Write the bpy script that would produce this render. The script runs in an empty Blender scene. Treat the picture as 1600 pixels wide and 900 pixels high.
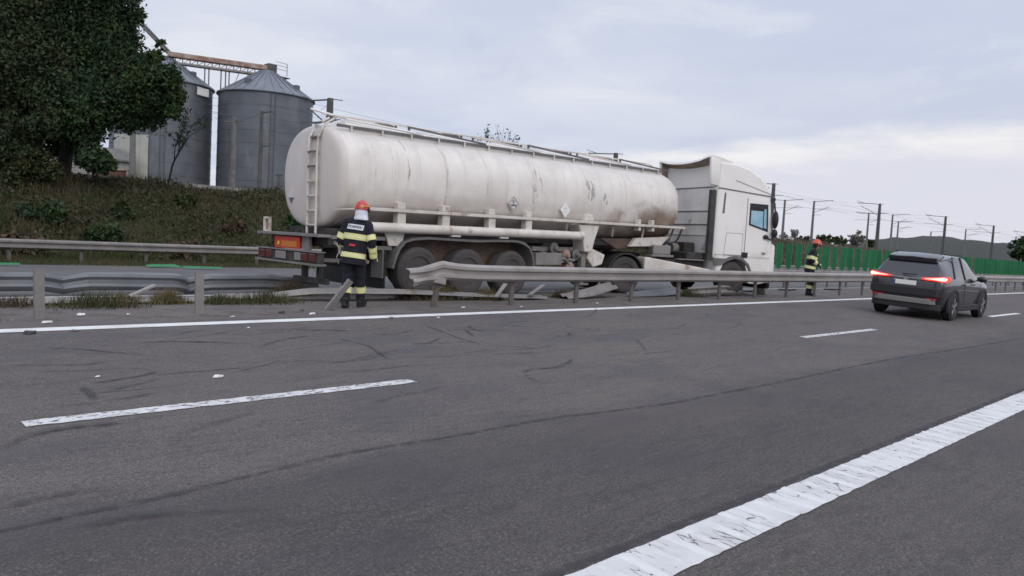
import bpy, bmesh, math, random
import numpy as np
from mathutils import Matrix, Vector, noise as mnoise
R = math.radians
random.seed(7); rng = np.random.default_rng(11)
SC = bpy.context.scene
COL = SC.collection

# ------------------------------------------------------------------ camera
CAM_POS = Vector((0.0, 0.0, 1.72))
YAW, PITCH, ROLL = R(45.364), R(3.576), R(3.148)
fh = Vector((math.cos(YAW), math.sin(YAW), 0)); upv = Vector((0, 0, 1))
fwd = (fh * math.cos(PITCH) - upv * math.sin(PITCH)).normalized()
r0 = fwd.cross(upv).normalized(); u0 = r0.cross(fwd)
rx = math.cos(ROLL) * r0 + math.sin(ROLL) * u0
ux = math.cos(ROLL) * u0 - math.sin(ROLL) * r0
cam = bpy.data.cameras.new("camera"); cam_o = bpy.data.objects.new("camera", cam); COL.objects.link(cam_o)
cam.sensor_width = 36.0; cam.lens = 36.0 * 1200 / 1600; cam.clip_start = 0.05; cam.clip_end = 6000
cam_o.matrix_world = Matrix(((rx.x, ux.x, -fwd.x, CAM_POS.x), (rx.y, ux.y, -fwd.y, CAM_POS.y), (rx.z, ux.z, -fwd.z, CAM_POS.z), (0, 0, 0, 1)))
SC.camera = cam_o

# ------------------------------------------------------------------ sun, sky, exposure
SUN_AZ, SUN_EL = R(-112), R(34)      # direction towards the sun, behind and left of the camera
sd = Vector((math.cos(SUN_AZ) * math.cos(SUN_EL), math.sin(SUN_AZ) * math.cos(SUN_EL), math.sin(SUN_EL)))
sl = bpy.data.lights.new("sun", 'SUN'); sl.energy = 1.0; sl.angle = R(45); sl.color = (1.0, 0.955, 0.92)
so = bpy.data.objects.new("sun", sl); COL.objects.link(so); so.rotation_euler = sd.to_track_quat('Z', 'Y').to_euler()
w = bpy.data.worlds.new("World"); SC.world = w; w.use_nodes = True
nt = w.node_tree; nt.nodes.clear()
def N(t, **k):
    n = nt.nodes.new(t)
    for a, b in k.items(): setattr(n, a, b)
    return n
def L(a, b): nt.links.new(a, b)
def M(op, a, b=None, c=None, clamp=False):
    n = N('ShaderNodeMath', operation=op, use_clamp=clamp)
    for i, v in enumerate((a, b, c)):
        if v is None: continue
        if isinstance(v, (int, float)): n.inputs[i].default_value = v
        else: L(v, n.inputs[i])
    return n.outputs[0]
def SS(v, a, b):
    n = N('ShaderNodeMapRange', interpolation_type='SMOOTHSTEP'); L(v, n.inputs[0])
    n.inputs[1].default_value = a; n.inputs[2].default_value = b
    return n.outputs[0]
def MIX(f, a, b):
    n = N('ShaderNodeMix', data_type='RGBA'); L(f, n.inputs[0])
    for i, v in ((6, a), (7, b)):
        if isinstance(v, tuple): n.inputs[i].default_value = (*v, 1)
        else: L(v, n.inputs[i])
    return n.outputs[2]
tc = N('ShaderNodeTexCoord'); sx = N('ShaderNodeSeparateXYZ'); L(tc.outputs['Generated'], sx.inputs[0])
X_, Y_, Z_ = sx.outputs
zc_ = M('MAXIMUM', Z_, 0.0)
den = M('ADD', zc_, 0.10)
pl = N('ShaderNodeCombineXYZ'); L(M('DIVIDE', X_, den), pl.inputs[0]); L(M('DIVIDE', Y_, den), pl.inputs[1])
def CN(scale, detail, rough=0.55, vec=None, dist=0.0):
    n = N('ShaderNodeTexNoise'); n.inputs['Scale'].default_value = scale; n.inputs['Detail'].default_value = detail
    n.inputs['Roughness'].default_value = rough; n.inputs['Distortion'].default_value = dist
    L(vec or pl.outputs[0], n.inputs['Vector']); return n.outputs[0]
n_big = CN(0.34, 5); n_mid = CN(1.1, 6, 0.6, None, 0.4); n_edge = CN(1.6, 5, 0.6)
# the edge of the cloud deck: lower to the left, higher towards the road's far end
edge = M('ADD', M('MULTIPLY', M('SUBTRACT', X_, 0.964), 0.22), 0.158)
d = M('ADD', M('SUBTRACT', edge, Z_), M('MULTIPLY', M('SUBTRACT', n_edge, 0.5), 0.055))
deck = MIX(SS(n_big, 0.40, 0.62), (0.560, 0.612, 0.755), (0.690, 0.720, 0.805))
deck = MIX(M('MULTIPLY', SS(n_mid, 0.50, 0.70), 0.55), deck, (0.80, 0.815, 0.845))
deck = MIX(M('MULTIPLY', M('MULTIPLY', SS(d, -0.10, 0.0), SS(X_, .55, .85)), 0.55), deck, (0.545, 0.585, 0.715))
deck = MIX(M('MULTIPLY', SS(n_mid, 0.48, 0.28), 0.45), deck, (0.50, 0.545, 0.69))
below = M('MULTIPLY', SS(d, -0.010, 0.020), SS(X_, 0.66, 0.84))
low = MIX(SS(d, 0.008, 0.050), (0.88, 0.86, 0.855), (0.690, 0.690, 0.775))
low = MIX(M('MULTIPLY', SS(n_mid, 0.42, 0.58), 0.55), low, (0.675, 0.685, 0.775))
skyc = MIX(below, deck, low)
cie = M('ADD', M('MULTIPLY', M('MAXIMUM', M('SUBTRACT', Z_, 0.30), 0.0), 1.15), 1.0)
bg1 = N('ShaderNodeBackground'); L(skyc, bg1.inputs[0]); L(M('MULTIPLY', cie, 1.09), bg1.inputs[1])
sk = N('ShaderNodeTexSky', sky_type='NISHITA', sun_disc=False, sun_elevation=SUN_EL, sun_rotation=R(90) - SUN_AZ)
bg2 = N('ShaderNodeBackground'); L(sk.outputs[0], bg2.inputs[0]); bg2.inputs[1].default_value = 0.08
mx = N('ShaderNodeMixShader'); mx.inputs[0].default_value = 0.93
L(bg2.outputs[0], mx.inputs[1]); L(bg1.outputs[0], mx.inputs[2])
wo = N('ShaderNodeOutputWorld'); L(mx.outputs[0], wo.inputs[0])
SC.view_settings.view_transform = 'Standard'; SC.view_settings.look = 'None'
SC.view_settings.exposure = 0.0; SC.view_settings.gamma = 1.0
SC.render.engine = 'CYCLES'
SC.cycles.filter_width = 1.6; SC.cycles.max_bounces = 8; SC.cycles.transparent_max_bounces = 16

# ------------------------------------------------------------------ materials
def mat(name, col, rough=0.7, metal=0.0, col2=None, scale=4.0, lo=0.4, hi=0.65, detail=5, stretch=None, bump=0.0, bscale=None,
        dirt=None, dscale=2.0, dlo=0.5, dhi=0.7, dstretch=None, spec=0.5, coat=0.0, emit=None, estr=0.0, fleck=None, fscale=60):
    m = bpy.data.materials.new(name); m.use_nodes = True
    t = m.node_tree; b = t.nodes['Principled BSDF']
    b.inputs['Base Color'].default_value = (*col, 1); b.inputs['Roughness'].default_value = rough
    b.inputs['Metallic'].default_value = metal; b.inputs['Specular IOR Level'].default_value = spec
    b.inputs['Coat Weight'].default_value = coat
    if emit: b.inputs['Emission Color'].default_value = (*emit, 1); b.inputs['Emission Strength'].default_value = estr
    g = t.nodes.new('ShaderNodeTexCoord')
    def noi(sc, det, st):
        n = t.nodes.new('ShaderNodeTexNoise'); n.inputs['Scale'].default_value = sc; n.inputs['Detail'].default_value = det
        n.inputs['Roughness'].default_value = 0.6
        if st:
            mp = t.nodes.new('ShaderNodeMapping'); mp.inputs['Scale'].default_value = st
            t.links.new(g.outputs['Object'], mp.inputs[0]); t.links.new(mp.outputs[0], n.inputs['Vector'])
        else: t.links.new(g.outputs['Object'], n.inputs['Vector'])
        return n.outputs[0]
    def ramp(v, a, c):
        n = t.nodes.new('ShaderNodeMapRange'); n.interpolation_type = 'SMOOTHSTEP'; t.links.new(v, n.inputs[0])
        n.inputs[1].default_value = a; n.inputs[2].default_value = c; return n.outputs[0]
    cur = None
    def mixc(f, a, c):
        n = t.nodes.new('ShaderNodeMix'); n.data_type = 'RGBA'; t.links.new(f, n.inputs[0])
        if a is None: n.inputs[6].default_value = (*col, 1)
        else: t.links.new(a, n.inputs[6])
        n.inputs[7].default_value = (*c, 1); return n.outputs[2]
    if col2: cur = mixc(ramp(noi(scale, detail, stretch), lo, hi), cur, col2)
    if dirt: cur = mixc(ramp(noi(dscale, 6, dstretch), dlo, dhi), cur, dirt)
    if fleck: cur = mixc(ramp(noi(fscale, 2, None), 0.56, 0.68), cur, fleck)
    if cur: t.links.new(cur, b.inputs['Base Color'])
    if bump:
        bn = t.nodes.new('ShaderNodeBump'); bn.inputs['Strength'].default_value = bump; bn.inputs['Distance'].default_value = 0.02
        t.links.new(noi(bscale or scale * 4, 4, None), bn.inputs['Height']); t.links.new(bn.outputs[0], b.inputs['Normal'])
    return m
def NT(m): return m.node_tree, m.node_tree.nodes['Principled BSDF']

MT = {}
MT['asphalt_far'] = mat('asphalt_far', (0.098, 0.093, 0.094), 0.9, col2=(0.12, 0.113, 0.112), scale=0.6, bump=0.2, bscale=40, fleck=(0.08, 0.08, 0.08), fscale=30)
MT['median'] = mat('median', (0.100, 0.088, 0.082), 0.95, col2=(0.132, 0.114, 0.104), scale=0.9, dirt=(0.078, 0.064, 0.055), dscale=2.5, dlo=0.50, dhi=0.64, bump=0.5, bscale=30, fleck=(0.17, 0.15, 0.14), fscale=28)
MT['soil'] = mat('soil', (0.040, 0.038, 0.022), 0.95, col2=(0.062, 0.052, 0.032), scale=0.35, dirt=(0.040, 0.052, 0.020), dscale=0.8, dlo=0.45, dhi=0.6, bump=0.8, bscale=5)
MT['hill'] = mat('hill', (0.024, 0.030, 0.021), 0.95, col2=(0.034, 0.031, 0.026), scale=0.012, dirt=(0.024, 0.032, 0.022), dscale=0.03, dlo=0.5, dhi=0.62)
MT['white'] = mat('truck_white', (0.82, 0.79, 0.755), 0.42, col2=(0.77, 0.735, 0.695), scale=0.9, dirt=(0.58, 0.52, 0.46), dscale=1.4, dlo=0.60, dhi=0.80, coat=0.15)
MT['cream'] = mat('dusty_cream', (0.66, 0.62, 0.57), 0.6, col2=(0.55, 0.50, 0.44), scale=1.6, dirt=(0.35, 0.27, 0.21), dscale=3, dlo=0.56, dhi=0.72)
MT['panel'] = mat('back_wall_grey', (0.72, 0.695, 0.66), 0.6, col2=(0.63, 0.60, 0.56), scale=1.5, dirt=(0.33, 0.27, 0.23), dscale=2.2, dlo=0.56, dhi=0.74)
MT['chassis'] = mat('chassis_dark', (0.028, 0.026, 0.026), 0.75, col2=(0.055, 0.047, 0.042), scale=3, dirt=(0.10, 0.075, 0.06), dscale=5, dlo=0.58, dhi=0.72)
MT['grey'] = mat('grey_plastic', (0.115, 0.112, 0.112), 0.65, col2=(0.15, 0.14, 0.135), scale=2)
MT['tyre'] = mat('tyre_dusty', (0.072, 0.064, 0.061), 0.9, col2=(0.05, 0.046, 0.046), scale=3, bump=0.3, bscale=25)
MT['tyre_black'] = mat('tyre_black', (0.025, 0.025, 0.026), 0.85, bump=0.2, bscale=30)
MT['rim'] = mat('rim_rusty', (0.135, 0.088, 0.066), 0.8, 0.0, col2=(0.08, 0.058, 0.046), scale=6)
MT['alloy'] = mat('alloy', (0.42, 0.42, 0.44), 0.35, 0.8, col2=(0.3, 0.3, 0.32), scale=5)
MT['steel'] = mat('galvanised', (0.33, 0.302, 0.282), 0.55, 0.2, col2=(0.262, 0.24, 0.222), scale=1.5, dirt=(0.27, 0.225, 0.19), dscale=3.0, dlo=0.60, dhi=0.76, bump=0.05)
MT['steel_dull'] = mat('galvanised_dull', (0.20, 0.185, 0.175), 0.65, 0.15, col2=(0.26, 0.24, 0.225), scale=2.0, dirt=(0.17, 0.125, 0.10), dscale=4, dlo=0.56, dhi=0.7)
MT['steel_blue'] = mat('galvanised_blue', (0.165, 0.172, 0.184), 0.55, 0.25, col2=(0.125, 0.13, 0.14), scale=1.3, dirt=(0.2, 0.18, 0.16), dscale=3, dlo=0.6, dhi=0.75)
MT['green'] = mat('slat_green', (0.018, 0.19, 0.065), 0.55, col2=(0.015, 0.15, 0.055), scale=2.0, dirt=(0.05, 0.19, 0.09), dscale=5, dlo=0.55, dhi=0.75)
MT['rail_mark'] = mat('white_fragment', (0.72, 0.71, 0.69), 0.6, col2=(0.6, 0.58, 0.55), scale=8)
MT['black'] = mat('black_plastic', (0.015, 0.015, 0.017), 0.5)
MT['rubber'] = mat('rubber_flap', (0.035, 0.034, 0.033), 0.8, col2=(0.06, 0.055, 0.05), scale=3)
MT['red_board'] = mat('red_board', (0.55, 0.045, 0.02), 0.5, col2=(0.45, 0.05, 0.03), scale=4)
MT['orange'] = mat('orange_board', (0.62, 0.17, 0.02), 0.5, col2=(0.5, 0.2, 0.05), scale=6)
MT['lamp_red'] = mat('lamp_red', (0.11, 0.022, 0.022), 0.3, coat=0.5)
MT['lamp_grey'] = mat('lamp_grey', (0.24, 0.22, 0.21), 0.4)
MT['post_brown'] = mat('post_weathered', (0.105, 0.092, 0.085), 0.75, col2=(0.145, 0.13, 0.12), scale=3, dirt=(0.075, 0.055, 0.045), dscale=6, dlo=.55, dhi=.7)
MT['lining'] = mat('lip_lining', (0.24, 0.19, 0.15), 0.8, col2=(0.36, 0.27, 0.20), scale=3)
MT['weed_brown'] = mat('weed_brown', (0.15, 0.115, 0.088), 0.9, col2=(0.105, 0.088, 0.06), scale=.4)
MT['blue'] = mat('window_sky_blue', (0.36, 0.58, 0.70), 0.6, col2=(0.50, 0.68, 0.77), scale=3)  # pale blue painted for the sky showing in the cab window
MT['concrete'] = mat('concrete', (0.30, 0.285, 0.27), 0.85, col2=(0.24, 0.225, 0.21), scale=2, bump=0.2)
MT['silo'] = mat('silo_steel', (0.138, 0.149, 0.170), 0.55, 0.35, col2=(0.110, 0.119, 0.136), scale=0.5, dirt=(0.205, 0.205, 0.205), dscale=0.35, dlo=0.52, dhi=0.72, dstretch=(1, 1, 0.4))
MT['silo_lit'] = mat('silo_wall_lit', (0.42, 0.42, 0.37), 0.5, 0.2, col2=(0.36, 0.36, 0.33), scale=0.8)  # paler copy of the silo steel, painted for its lit side
MT['silo_roof'] = mat('silo_roof', (0.155, 0.17, 0.195), 0.5, 0.3, col2=(0.185, 0.20, 0.225), scale=0.8, stretch=(1, 1, .3))
MT['rust'] = mat('rusty_steel', (0.27, 0.155, 0.12), 0.8, 0.1, col2=(0.42, 0.34, 0.30), scale=1.5)
MT['pole_grey'] = mat('pole_grey', (0.17, 0.165, 0.16), 0.8, col2=(0.12, 0.115, 0.11), scale=3)
MT['pole_dark'] = mat('mast_dark', (0.075, 0.075, 0.08), 0.8, col2=(0.11, 0.105, 0.10), scale=2)
MT['wire'] = mat('wire', (0.10, 0.10, 0.11), 0.7)
MT['bark'] = mat('bark', (0.022, 0.018, 0.015), 0.95, col2=(0.036, 0.030, 0.025), scale=5, bump=0.6)
MT['bark_pale'] = mat('bark_pale', (0.10, 0.09, 0.08), 0.95, col2=(0.14, 0.12, 0.105), scale=5)
MT['brick'] = mat('faded_red', (0.16, 0.075, 0.06), 0.9, col2=(0.2, 0.1, 0.08), scale=3)
MT['paint'] = mat('road_paint', (0.70, 0.70, 0.69), 0.75, col2=(0.60, 0.595, 0.58), scale=3.0, dirt=(0.36, 0.35, 0.34), dscale=6, dlo=0.60, dhi=0.78, bump=0.2, bscale=60)
MT['suit'] = mat('navy_suit', (0.007, 0.008, 0.014), 0.9, col2=(0.012, 0.013, 0.022), scale=6, bump=0.9, bscale=16)
MT['boot'] = mat('boot_black', (0.010, 0.010, 0.012), 0.6)
MT['skin'] = mat('skin', (0.45, 0.26, 0.19), 0.55, col2=(0.40, 0.21, 0.155), scale=12)
MT['band'] = mat('reflective_yellow', (0.72, 0.70, 0.30), 0.5, col2=(0.62, 0.60, 0.26), scale=20)
MT['silver'] = mat('reflective_silver', (0.74, 0.72, 0.42), 0.45)
MT['helmet'] = mat('helmet_red', (0.50, 0.028, 0.022), 0.3, coat=0.6)
MT['yellow'] = mat('helmet_yellow', (0.75, 0.55, 0.05), 0.4)
MT['cloth_white'] = mat('neck_cover_white', (0.72, 0.73, 0.78), 0.85, col2=(0.62, 0.63, 0.69), scale=9, bump=0.8, bscale=20)
MT['label_red'] = mat('label_red', (0.55, 0.03, 0.05), 0.6)
MT['text'] = mat('text_dark', (0.10, 0.09, 0.13), 0.7)
MT['carpaint'] = mat('car_paint_dark', (0.030, 0.030, 0.040), 0.28, 0.35, coat=0.8, dirt=(0.06, 0.055, 0.055), dscale=2, dlo=0.5, dhi=0.8)
MT['cladding'] = mat('cladding', (0.024, 0.024, 0.025), 0.7)
MT['glass_dark'] = mat('glass_dark', (0.012, 0.014, 0.018), 0.06, spec=0.9, coat=1.0)
MT['glass_rear'] = mat('glass_rear', (0.03, 0.03, 0.04), 0.12, spec=0.5, coat=0.4)
MT['glass_side'] = mat('glass_side', (0.02, 0.022, 0.026), 0.12, spec=0.5, coat=0.35)
MT['silver_trim'] = mat('silver_trim', (0.30, 0.285, 0.27), 0.45, 0.4)
MT['plate'] = mat('plate_white', (0.78, 0.77, 0.74), 0.4)
MT['eu_blue'] = mat('plate_blue', (0.02, 0.05, 0.35), 0.4)
MT['brake'] = mat('brake_lamp', (0.5, 0.01, 0.01), 0.3, emit=(1.0, 0.045, 0.03), estr=1.3)
MT['brake_core'] = mat('brake_core', (0.9, 0.4, 0.35), 0.3, emit=(1.0, 0.50, 0.40), estr=1.8)
MT['reflector'] = mat('reflector_red', (0.38, 0.02, 0.02), 0.3, coat=0.5)
MT['skid'] = None
def leafmat(name, a, b, c=None, sc=0.7):
    return mat(name, a, 0.75, col2=b, scale=sc, lo=0.42, hi=0.6, dirt=c, dscale=sc * 2.3, dlo=0.52, dhi=0.64, spec=0.25, fleck=tuple(min(1, q * 1.3) for q in b), fscale=4)
MT['leaf_dark'] = leafmat('leaf_dark', (0.023, 0.047, 0.021), (0.038, 0.070, 0.028), (0.046, 0.070, 0.024))
MT['leaf_olive'] = leafmat('leaf_olive', (0.030, 0.046, 0.018), (0.050, 0.062, 0.022), (0.055, 0.048, 0.022))
MT['leaf_autumn'] = leafmat('leaf_autumn', (0.024, 0.042, 0.017), (0.040, 0.056, 0.021), (0.046, 0.045, 0.022))
MT['dead_growth'] = leafmat('dead_growth', (0.072, 0.052, 0.034), (0.052, 0.042, 0.026), (0.085, 0.060, 0.038), .4)
MT['low_growth'] = leafmat('low_growth', (0.034, 0.050, 0.019), (0.056, 0.062, 0.025), (0.056, 0.046, 0.024), .4)
MT['leaf_green'] = leafmat('leaf_green', (0.022, 0.044, 0.016), (0.036, 0.064, 0.020), (0.05, 0.075, 0.025))
MT['leaf_bright'] = leafmat('leaf_bright', (0.024, 0.062, 0.022), (0.034, 0.075, 0.026))
MT['leaf_dry'] = leafmat('leaf_dry', (0.085, 0.060, 0.036), (0.065, 0.050, 0.03), (0.10, 0.075, 0.045))
MT['leaf_pale'] = leafmat('leaf_pale', (0.18, 0.165, 0.15), (0.23, 0.21, 0.19))
MT['grass_dry'] = leafmat('grass_dry', (0.15, 0.12, 0.055), (0.11, 0.09, 0.045), (0.08, 0.08, 0.032), 2.0)
MT['grass'] = leafmat('grass', (0.052, 0.064, 0.024), (0.080, 0.064, 0.036), (0.036, 0.056, 0.019), 0.4)
MT['pane_glass'] = None
g = bpy.data.materials.new('clear_glass'); g.use_nodes = True; t_, b_ = NT(g)
b_.inputs['Base Color'].default_value = (0.95, 0.98, 0.99, 1); b_.inputs['Transmission Weight'].default_value = 1; b_.inputs['Roughness'].default_value = 0.02; b_.inputs['IOR'].default_value = 1.12
MT['clear_glass'] = g

# ------------------------------------------------------------------ mesh builder
class MB:
    def __init__(s, xf=None): s.v = []; s.f = []; s.m = []; s.xf = xf; s.cm = 0
    def add(s, vs, fs):
        o = len(s.v)
        s.v += [tuple(s.xf @ Vector(p)) if s.xf else tuple(p) for p in vs]
        s.f += [tuple(i + o for i in f) for f in fs]; s.m += [s.cm] * len(fs); return s
    def box(s, c, d, rot=None):
        hx, hy, hz = d[0] / 2, d[1] / 2, d[2] / 2
        vs = [Vector((x, y, z)) for x in (-hx, hx) for y in (-hy, hy) for z in (-hz, hz)]
        if rot is not None: vs = [rot @ v for v in vs]
        vs = [v + Vector(c) for v in vs]
        return s.add(vs, [(0, 1, 3, 2), (4, 6, 7, 5), (0, 4, 5, 1), (2, 3, 7, 6), (0, 2, 6, 4), (1, 5, 7, 3)])
    def b2(s, a, b):
        return s.box([(a[i] + b[i]) / 2 for i in range(3)], [abs(b[i] - a[i]) for i in range(3)])
    def bar(s, p, q, wd, ht, up=(0, 0, 1)):
        p, q = Vector(p), Vector(q); x = (q - p); l = x.length; x.normalize()
        y = Vector(up).cross(x)
        if y.length < 1e-4: y = Vector((0, 1, 0)).cross(x)
        y.normalize(); z = x.cross(y); rot = Matrix((x, y, z)).transposed()
        return s.box((p + q) / 2, (l, wd, ht), rot)
    def tube(s, pts, rad, n=10, caps=True):
        pts = [Vector(p) for p in pts]
        if isinstance(rad, (int, float, tuple)): rad = [rad] * len(pts)
        rings = []; prev = None
        for i, p in enumerate(pts):
            tdir = (pts[min(i + 1, len(pts) - 1)] - pts[max(i - 1, 0)]).normalized()
            if prev is None:
                a = Vector((0, 0, 1)).cross(tdir)
                if a.length < 0.05: a = Vector((1, 0, 0)).cross(tdir)
            else: a = prev - tdir * prev.dot(tdir)
            a.normalize(); prev = a; b = tdir.cross(a)
            rr = rad[i]; ra, rb = rr if isinstance(rr, tuple) else (rr, rr)
            rings.append([p + a * (math.cos(2 * math.pi * k / n) * ra) + b * (math.sin(2 * math.pi * k / n) * rb) for k in range(n)])
        return s.loft(rings, caps)
    def loft(s, rings, caps=True, closed=True):
        n = len(rings[0]); vs = [p for r in rings for p in r]; fs = []
        for i in range(len(rings) - 1):
            for k in range(n if closed else n - 1):
                k2 = (k + 1) % n
                fs.append((i * n + k, i * n + k2, (i + 1) * n + k2, (i + 1) * n + k))
        if caps and closed:
            fs.append(tuple(reversed(range(n)))); fs.append(tuple((len(rings) - 1) * n + k for k in range(n)))
        return s.add(vs, fs)
    def lathe(s, c, axis, prof, n=24):          # prof: (offset along axis, radius)
        c, ax = Vector(c), Vector(axis).normalized()
        a = ax.orthogonal().normalized(); b = ax.cross(a)
        rings = [[c + ax * o + (a * math.cos(2 * math.pi * k / n) + b * math.sin(2 * math.pi * k / n)) * r for k in range(n)] for o, r in prof]
        return s.loft(rings, True)
    def sphere(s, c, r, n=14, m=9, rot=None):
        if isinstance(r, (int, float)): r = (r, r, r)
        rings = []
        for i in range(m + 1):
            th = math.pi * i / m; q = max(math.sin(th), 0.02)
            ring = [Vector((r[0] * q * math.cos(2 * math.pi * k / n), r[1] * q * math.sin(2 * math.pi * k / n), -r[2] * math.cos(th))) for k in range(n)]
            if rot is not None: ring = [rot @ v for v in ring]
            rings.append([v + Vector(c) for v in ring])
        return s.loft(rings, True)
    def prism(s, poly, fn, a, b):               # poly 2-D, fn(u, v, w) -> 3-D, between w=a and w=b
        n = len(poly)
        vs = [fn(u, v, a) for u, v in poly] + [fn(u, v, b) for u, v in poly]
        fs = [tuple(range(n)), tuple(reversed(range(n, 2 * n)))] + [(k, k + n, (k + 1) % n + n, (k + 1) % n) for k in range(n)]
        return s.add(vs, fs)
    def mesh(s, name, mats, bevel=0.0, smooth=None, seg=2):
        me = bpy.data.meshes.new(name); me.from_pydata(s.v, [], s.f)
        mats = mats if isinstance(mats, (list, tuple)) else [mats]
        for m in mats: me.materials.append(MT[m] if isinstance(m, str) else m)
        me.polygons.foreach_set('material_index', s.m)
        bm = bmesh.new(); bm.from_mesh(me)
        bmesh.ops.recalc_face_normals(bm, faces=bm.faces)
        if bevel:
            es = [e for e in bm.edges if len(e.link_faces) == 2 and e.calc_face_angle(0) > R(30)]
            bmesh.ops.bevel(bm, geom=es, offset=bevel, segments=seg, affect='EDGES', profile=0.5, clamp_overlap=True)
        bm.to_mesh(me); bm.free()
        if smooth is not None:
            me.polygons.foreach_set('use_smooth', [True] * len(me.polygons)); me.set_sharp_from_angle(angle=R(smooth))
        me.update(); return me
    def build(s, name, mats, parent=None, bevel=0.0, smooth=None, loc=None, rotz=None, seg=2):
        return link(name, s.mesh(name, mats, bevel, smooth, seg), parent, loc, rotz)
def link(name, me, parent=None, loc=None, rotz=None):
    o = bpy.data.objects.new(name, me); COL.objects.link(o)
    if parent is not None: o.parent = parent
    if loc is not None: o.location = loc
    if rotz is not None: o.rotation_euler = (0, 0, rotz)
    return o
def tag(o, label=None, cat=None, group=None, kind=None):
    if label: o['label'] = label
    if cat: o['category'] = cat
    if group: o['group'] = group
    if kind: o['kind'] = kind
    return o
def thing(name, label, cat, loc=(0, 0, 0), rotz=0.0, group=None):
    o = bpy.data.objects.new(name, None); COL.objects.link(o); o.location = loc; o.rotation_euler = (0, 0, rotz); o.empty_display_size = 0.3
    return tag(o, label, cat, group)
def copy_tree(o, parent=None):
    c = o.copy(); COL.objects.link(c)
    if parent is not None: c.parent = parent
    for ch in list(o.children): copy_tree(ch, c)
    return c
def npmesh(name, verts, faces, mats):            # verts (n,3), faces (m,k): fast
    me = bpy.data.meshes.new(name); k = faces.shape[1]
    me.vertices.add(len(verts)); me.vertices.foreach_set('co', np.asarray(verts, np.float32).ravel())
    me.loops.add(faces.size); me.loops.foreach_set('vertex_index', faces.astype(np.int32).ravel())
    me.polygons.add(len(faces)); me.polygons.foreach_set('loop_start', np.arange(0, faces.size, k, dtype=np.int32))
    me.polygons.foreach_set('loop_total', np.full(len(faces), k, np.int32))
    for m in (mats if isinstance(mats, (list, tuple)) else [mats]): me.materials.append(MT[m])
    me.update(calc_edges=True); me.validate(); return me
def leaf_cards(name, C, size, mats, elong=1.5, droop=0.0):
    n = len(C); a = rng.normal(size=(n, 3)); a[:, 2] -= droop; a /= np.linalg.norm(a, axis=1)[:, None]
    b = rng.normal(size=(n, 3)); b -= a * (a * b).sum(1)[:, None]; b /= np.linalg.norm(b, axis=1)[:, None]
    sz = size * rng.uniform(0.55, 1.3, n)[:, None]
    U = a * sz * 0.5 * elong; V = b * sz * 0.5
    vs = np.stack([C - U, C + V * 0.9 - U * .1, C + U, C - V * 0.9 - U * .1], 1).reshape(-1, 3)
    return npmesh(name, vs, np.arange(4 * n).reshape(n, 4), mats)
def blades(name, P, h, wd, mats, lean=0.35):
    n = len(P); az = rng.uniform(0, 2 * np.pi, n); hh = h * rng.uniform(0.45, 1.2, n)
    side = np.stack([np.cos(az), np.sin(az), np.zeros(n)], 1) * (wd * rng.uniform(.6, 1.3, n))[:, None]
    az2 = rng.uniform(0, 2 * np.pi, n); ln = rng.uniform(0, lean, n) * hh
    tip = P + np.stack([np.cos(az2) * ln, np.sin(az2) * ln, hh], 1)
    vs = np.stack([P - side, P + side, tip], 1).reshape(-1, 3)
    return npmesh(name, vs, np.arange(3 * n).reshape(n, 3), mats)

# ------------------------------------------------------------------ terrain heights
def sst(a, b, x):
    t = np.clip((np.asarray(x, float) - a) / (b - a), 0, 1); return t * t * (3 - 2 * t)
CS = 0.041
def emb_h(x): return 3.30 - 0.85 * sst(55, 125, x) - 0.35 * sst(110, 190, x) + 0.0 * np.asarray(x)
def gz(x, y):
    x = np.asarray(x, float); y = np.asarray(y, float)
    z = np.where(y < 10.6, CS * y, 0.435)
    z = np.where(y > 13.2, 0.435 - (y - 13.2) * 0.017, z)
    z = np.where(y > 25.9, 0.219 + 0 * y, z)
    e = sst(29.2, 35.2, y) ** 0.9
    z = z + e * (emb_h(x) - 0.22)
    z = z - 2.0 * sst(-8, -60, y)
    return z
def gzf(x, y): return float(gz(x, y))

# ------------------------------------------------------------------ the setting: ground, roads
def sheet(name, xs, ys, zf, m, parent=None, kind='structure'):
    xs, ys = np.asarray(xs, float), np.asarray(ys, float)
    Xg, Yg = np.meshgrid(xs, ys, indexing='ij'); Zg = zf(Xg, Yg)
    v = np.stack([Xg, Yg, Zg], -1).reshape(-1, 3); ny = len(ys)
    i, j = np.meshgrid(np.arange(len(xs) - 1), np.arange(ny - 1), indexing='ij'); q = (i * ny + j).ravel()
    me = npmesh(name, v, np.stack([q, q + ny, q + ny + 1, q + 1], 1), m)
    me.polygons.foreach_set('use_smooth', [True] * len(me.polygons))
    o = link(name, me, parent)
    if kind and parent is None: o['kind'] = kind
    return o
def noise2(X, Y, s, a):
    return a * (np.sin(X * s * 1.7 + 1.3 * np.sin(Y * s * 1.1)) * np.cos(Y * s * 1.37 + 0.9 * np.sin(X * s * 0.83)))
def ground_z(X, Y):
    z = gz(X, Y) - np.where((Y > -8) & (Y < 25.85), 0.06, 0.0)
    rough = sst(25.9, 27.2, Y)
    z = z + rough * (noise2(X, Y, 1.3, 0.05) + noise2(X, Y, 3.1, 0.03) + sst(28.8, 31, Y) * noise2(X, Y, 0.6, 0.13))
    z = z - 0.9 * sst(60, 140, Y)
    return z
xs = np.unique(np.concatenate([np.linspace(-2500, -60, 12), np.arange(-60, -12, 3.0), np.arange(-12, 60, 0.6), np.arange(60, 200, 2.5), np.linspace(200, 2800, 20)]))
ys = np.unique(np.concatenate([np.linspace(-2500, -60, 10), np.arange(-60, -8, 8.0), [-8, -4, 0, 8, 16, 24.05, 25.75, 25.9], np.arange(26.1, 40, 0.45), np.arange(40, 100, 4), np.linspace(100, 2800, 16)]))
ground = sheet('ground', xs, ys, ground_z, 'soil')

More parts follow.
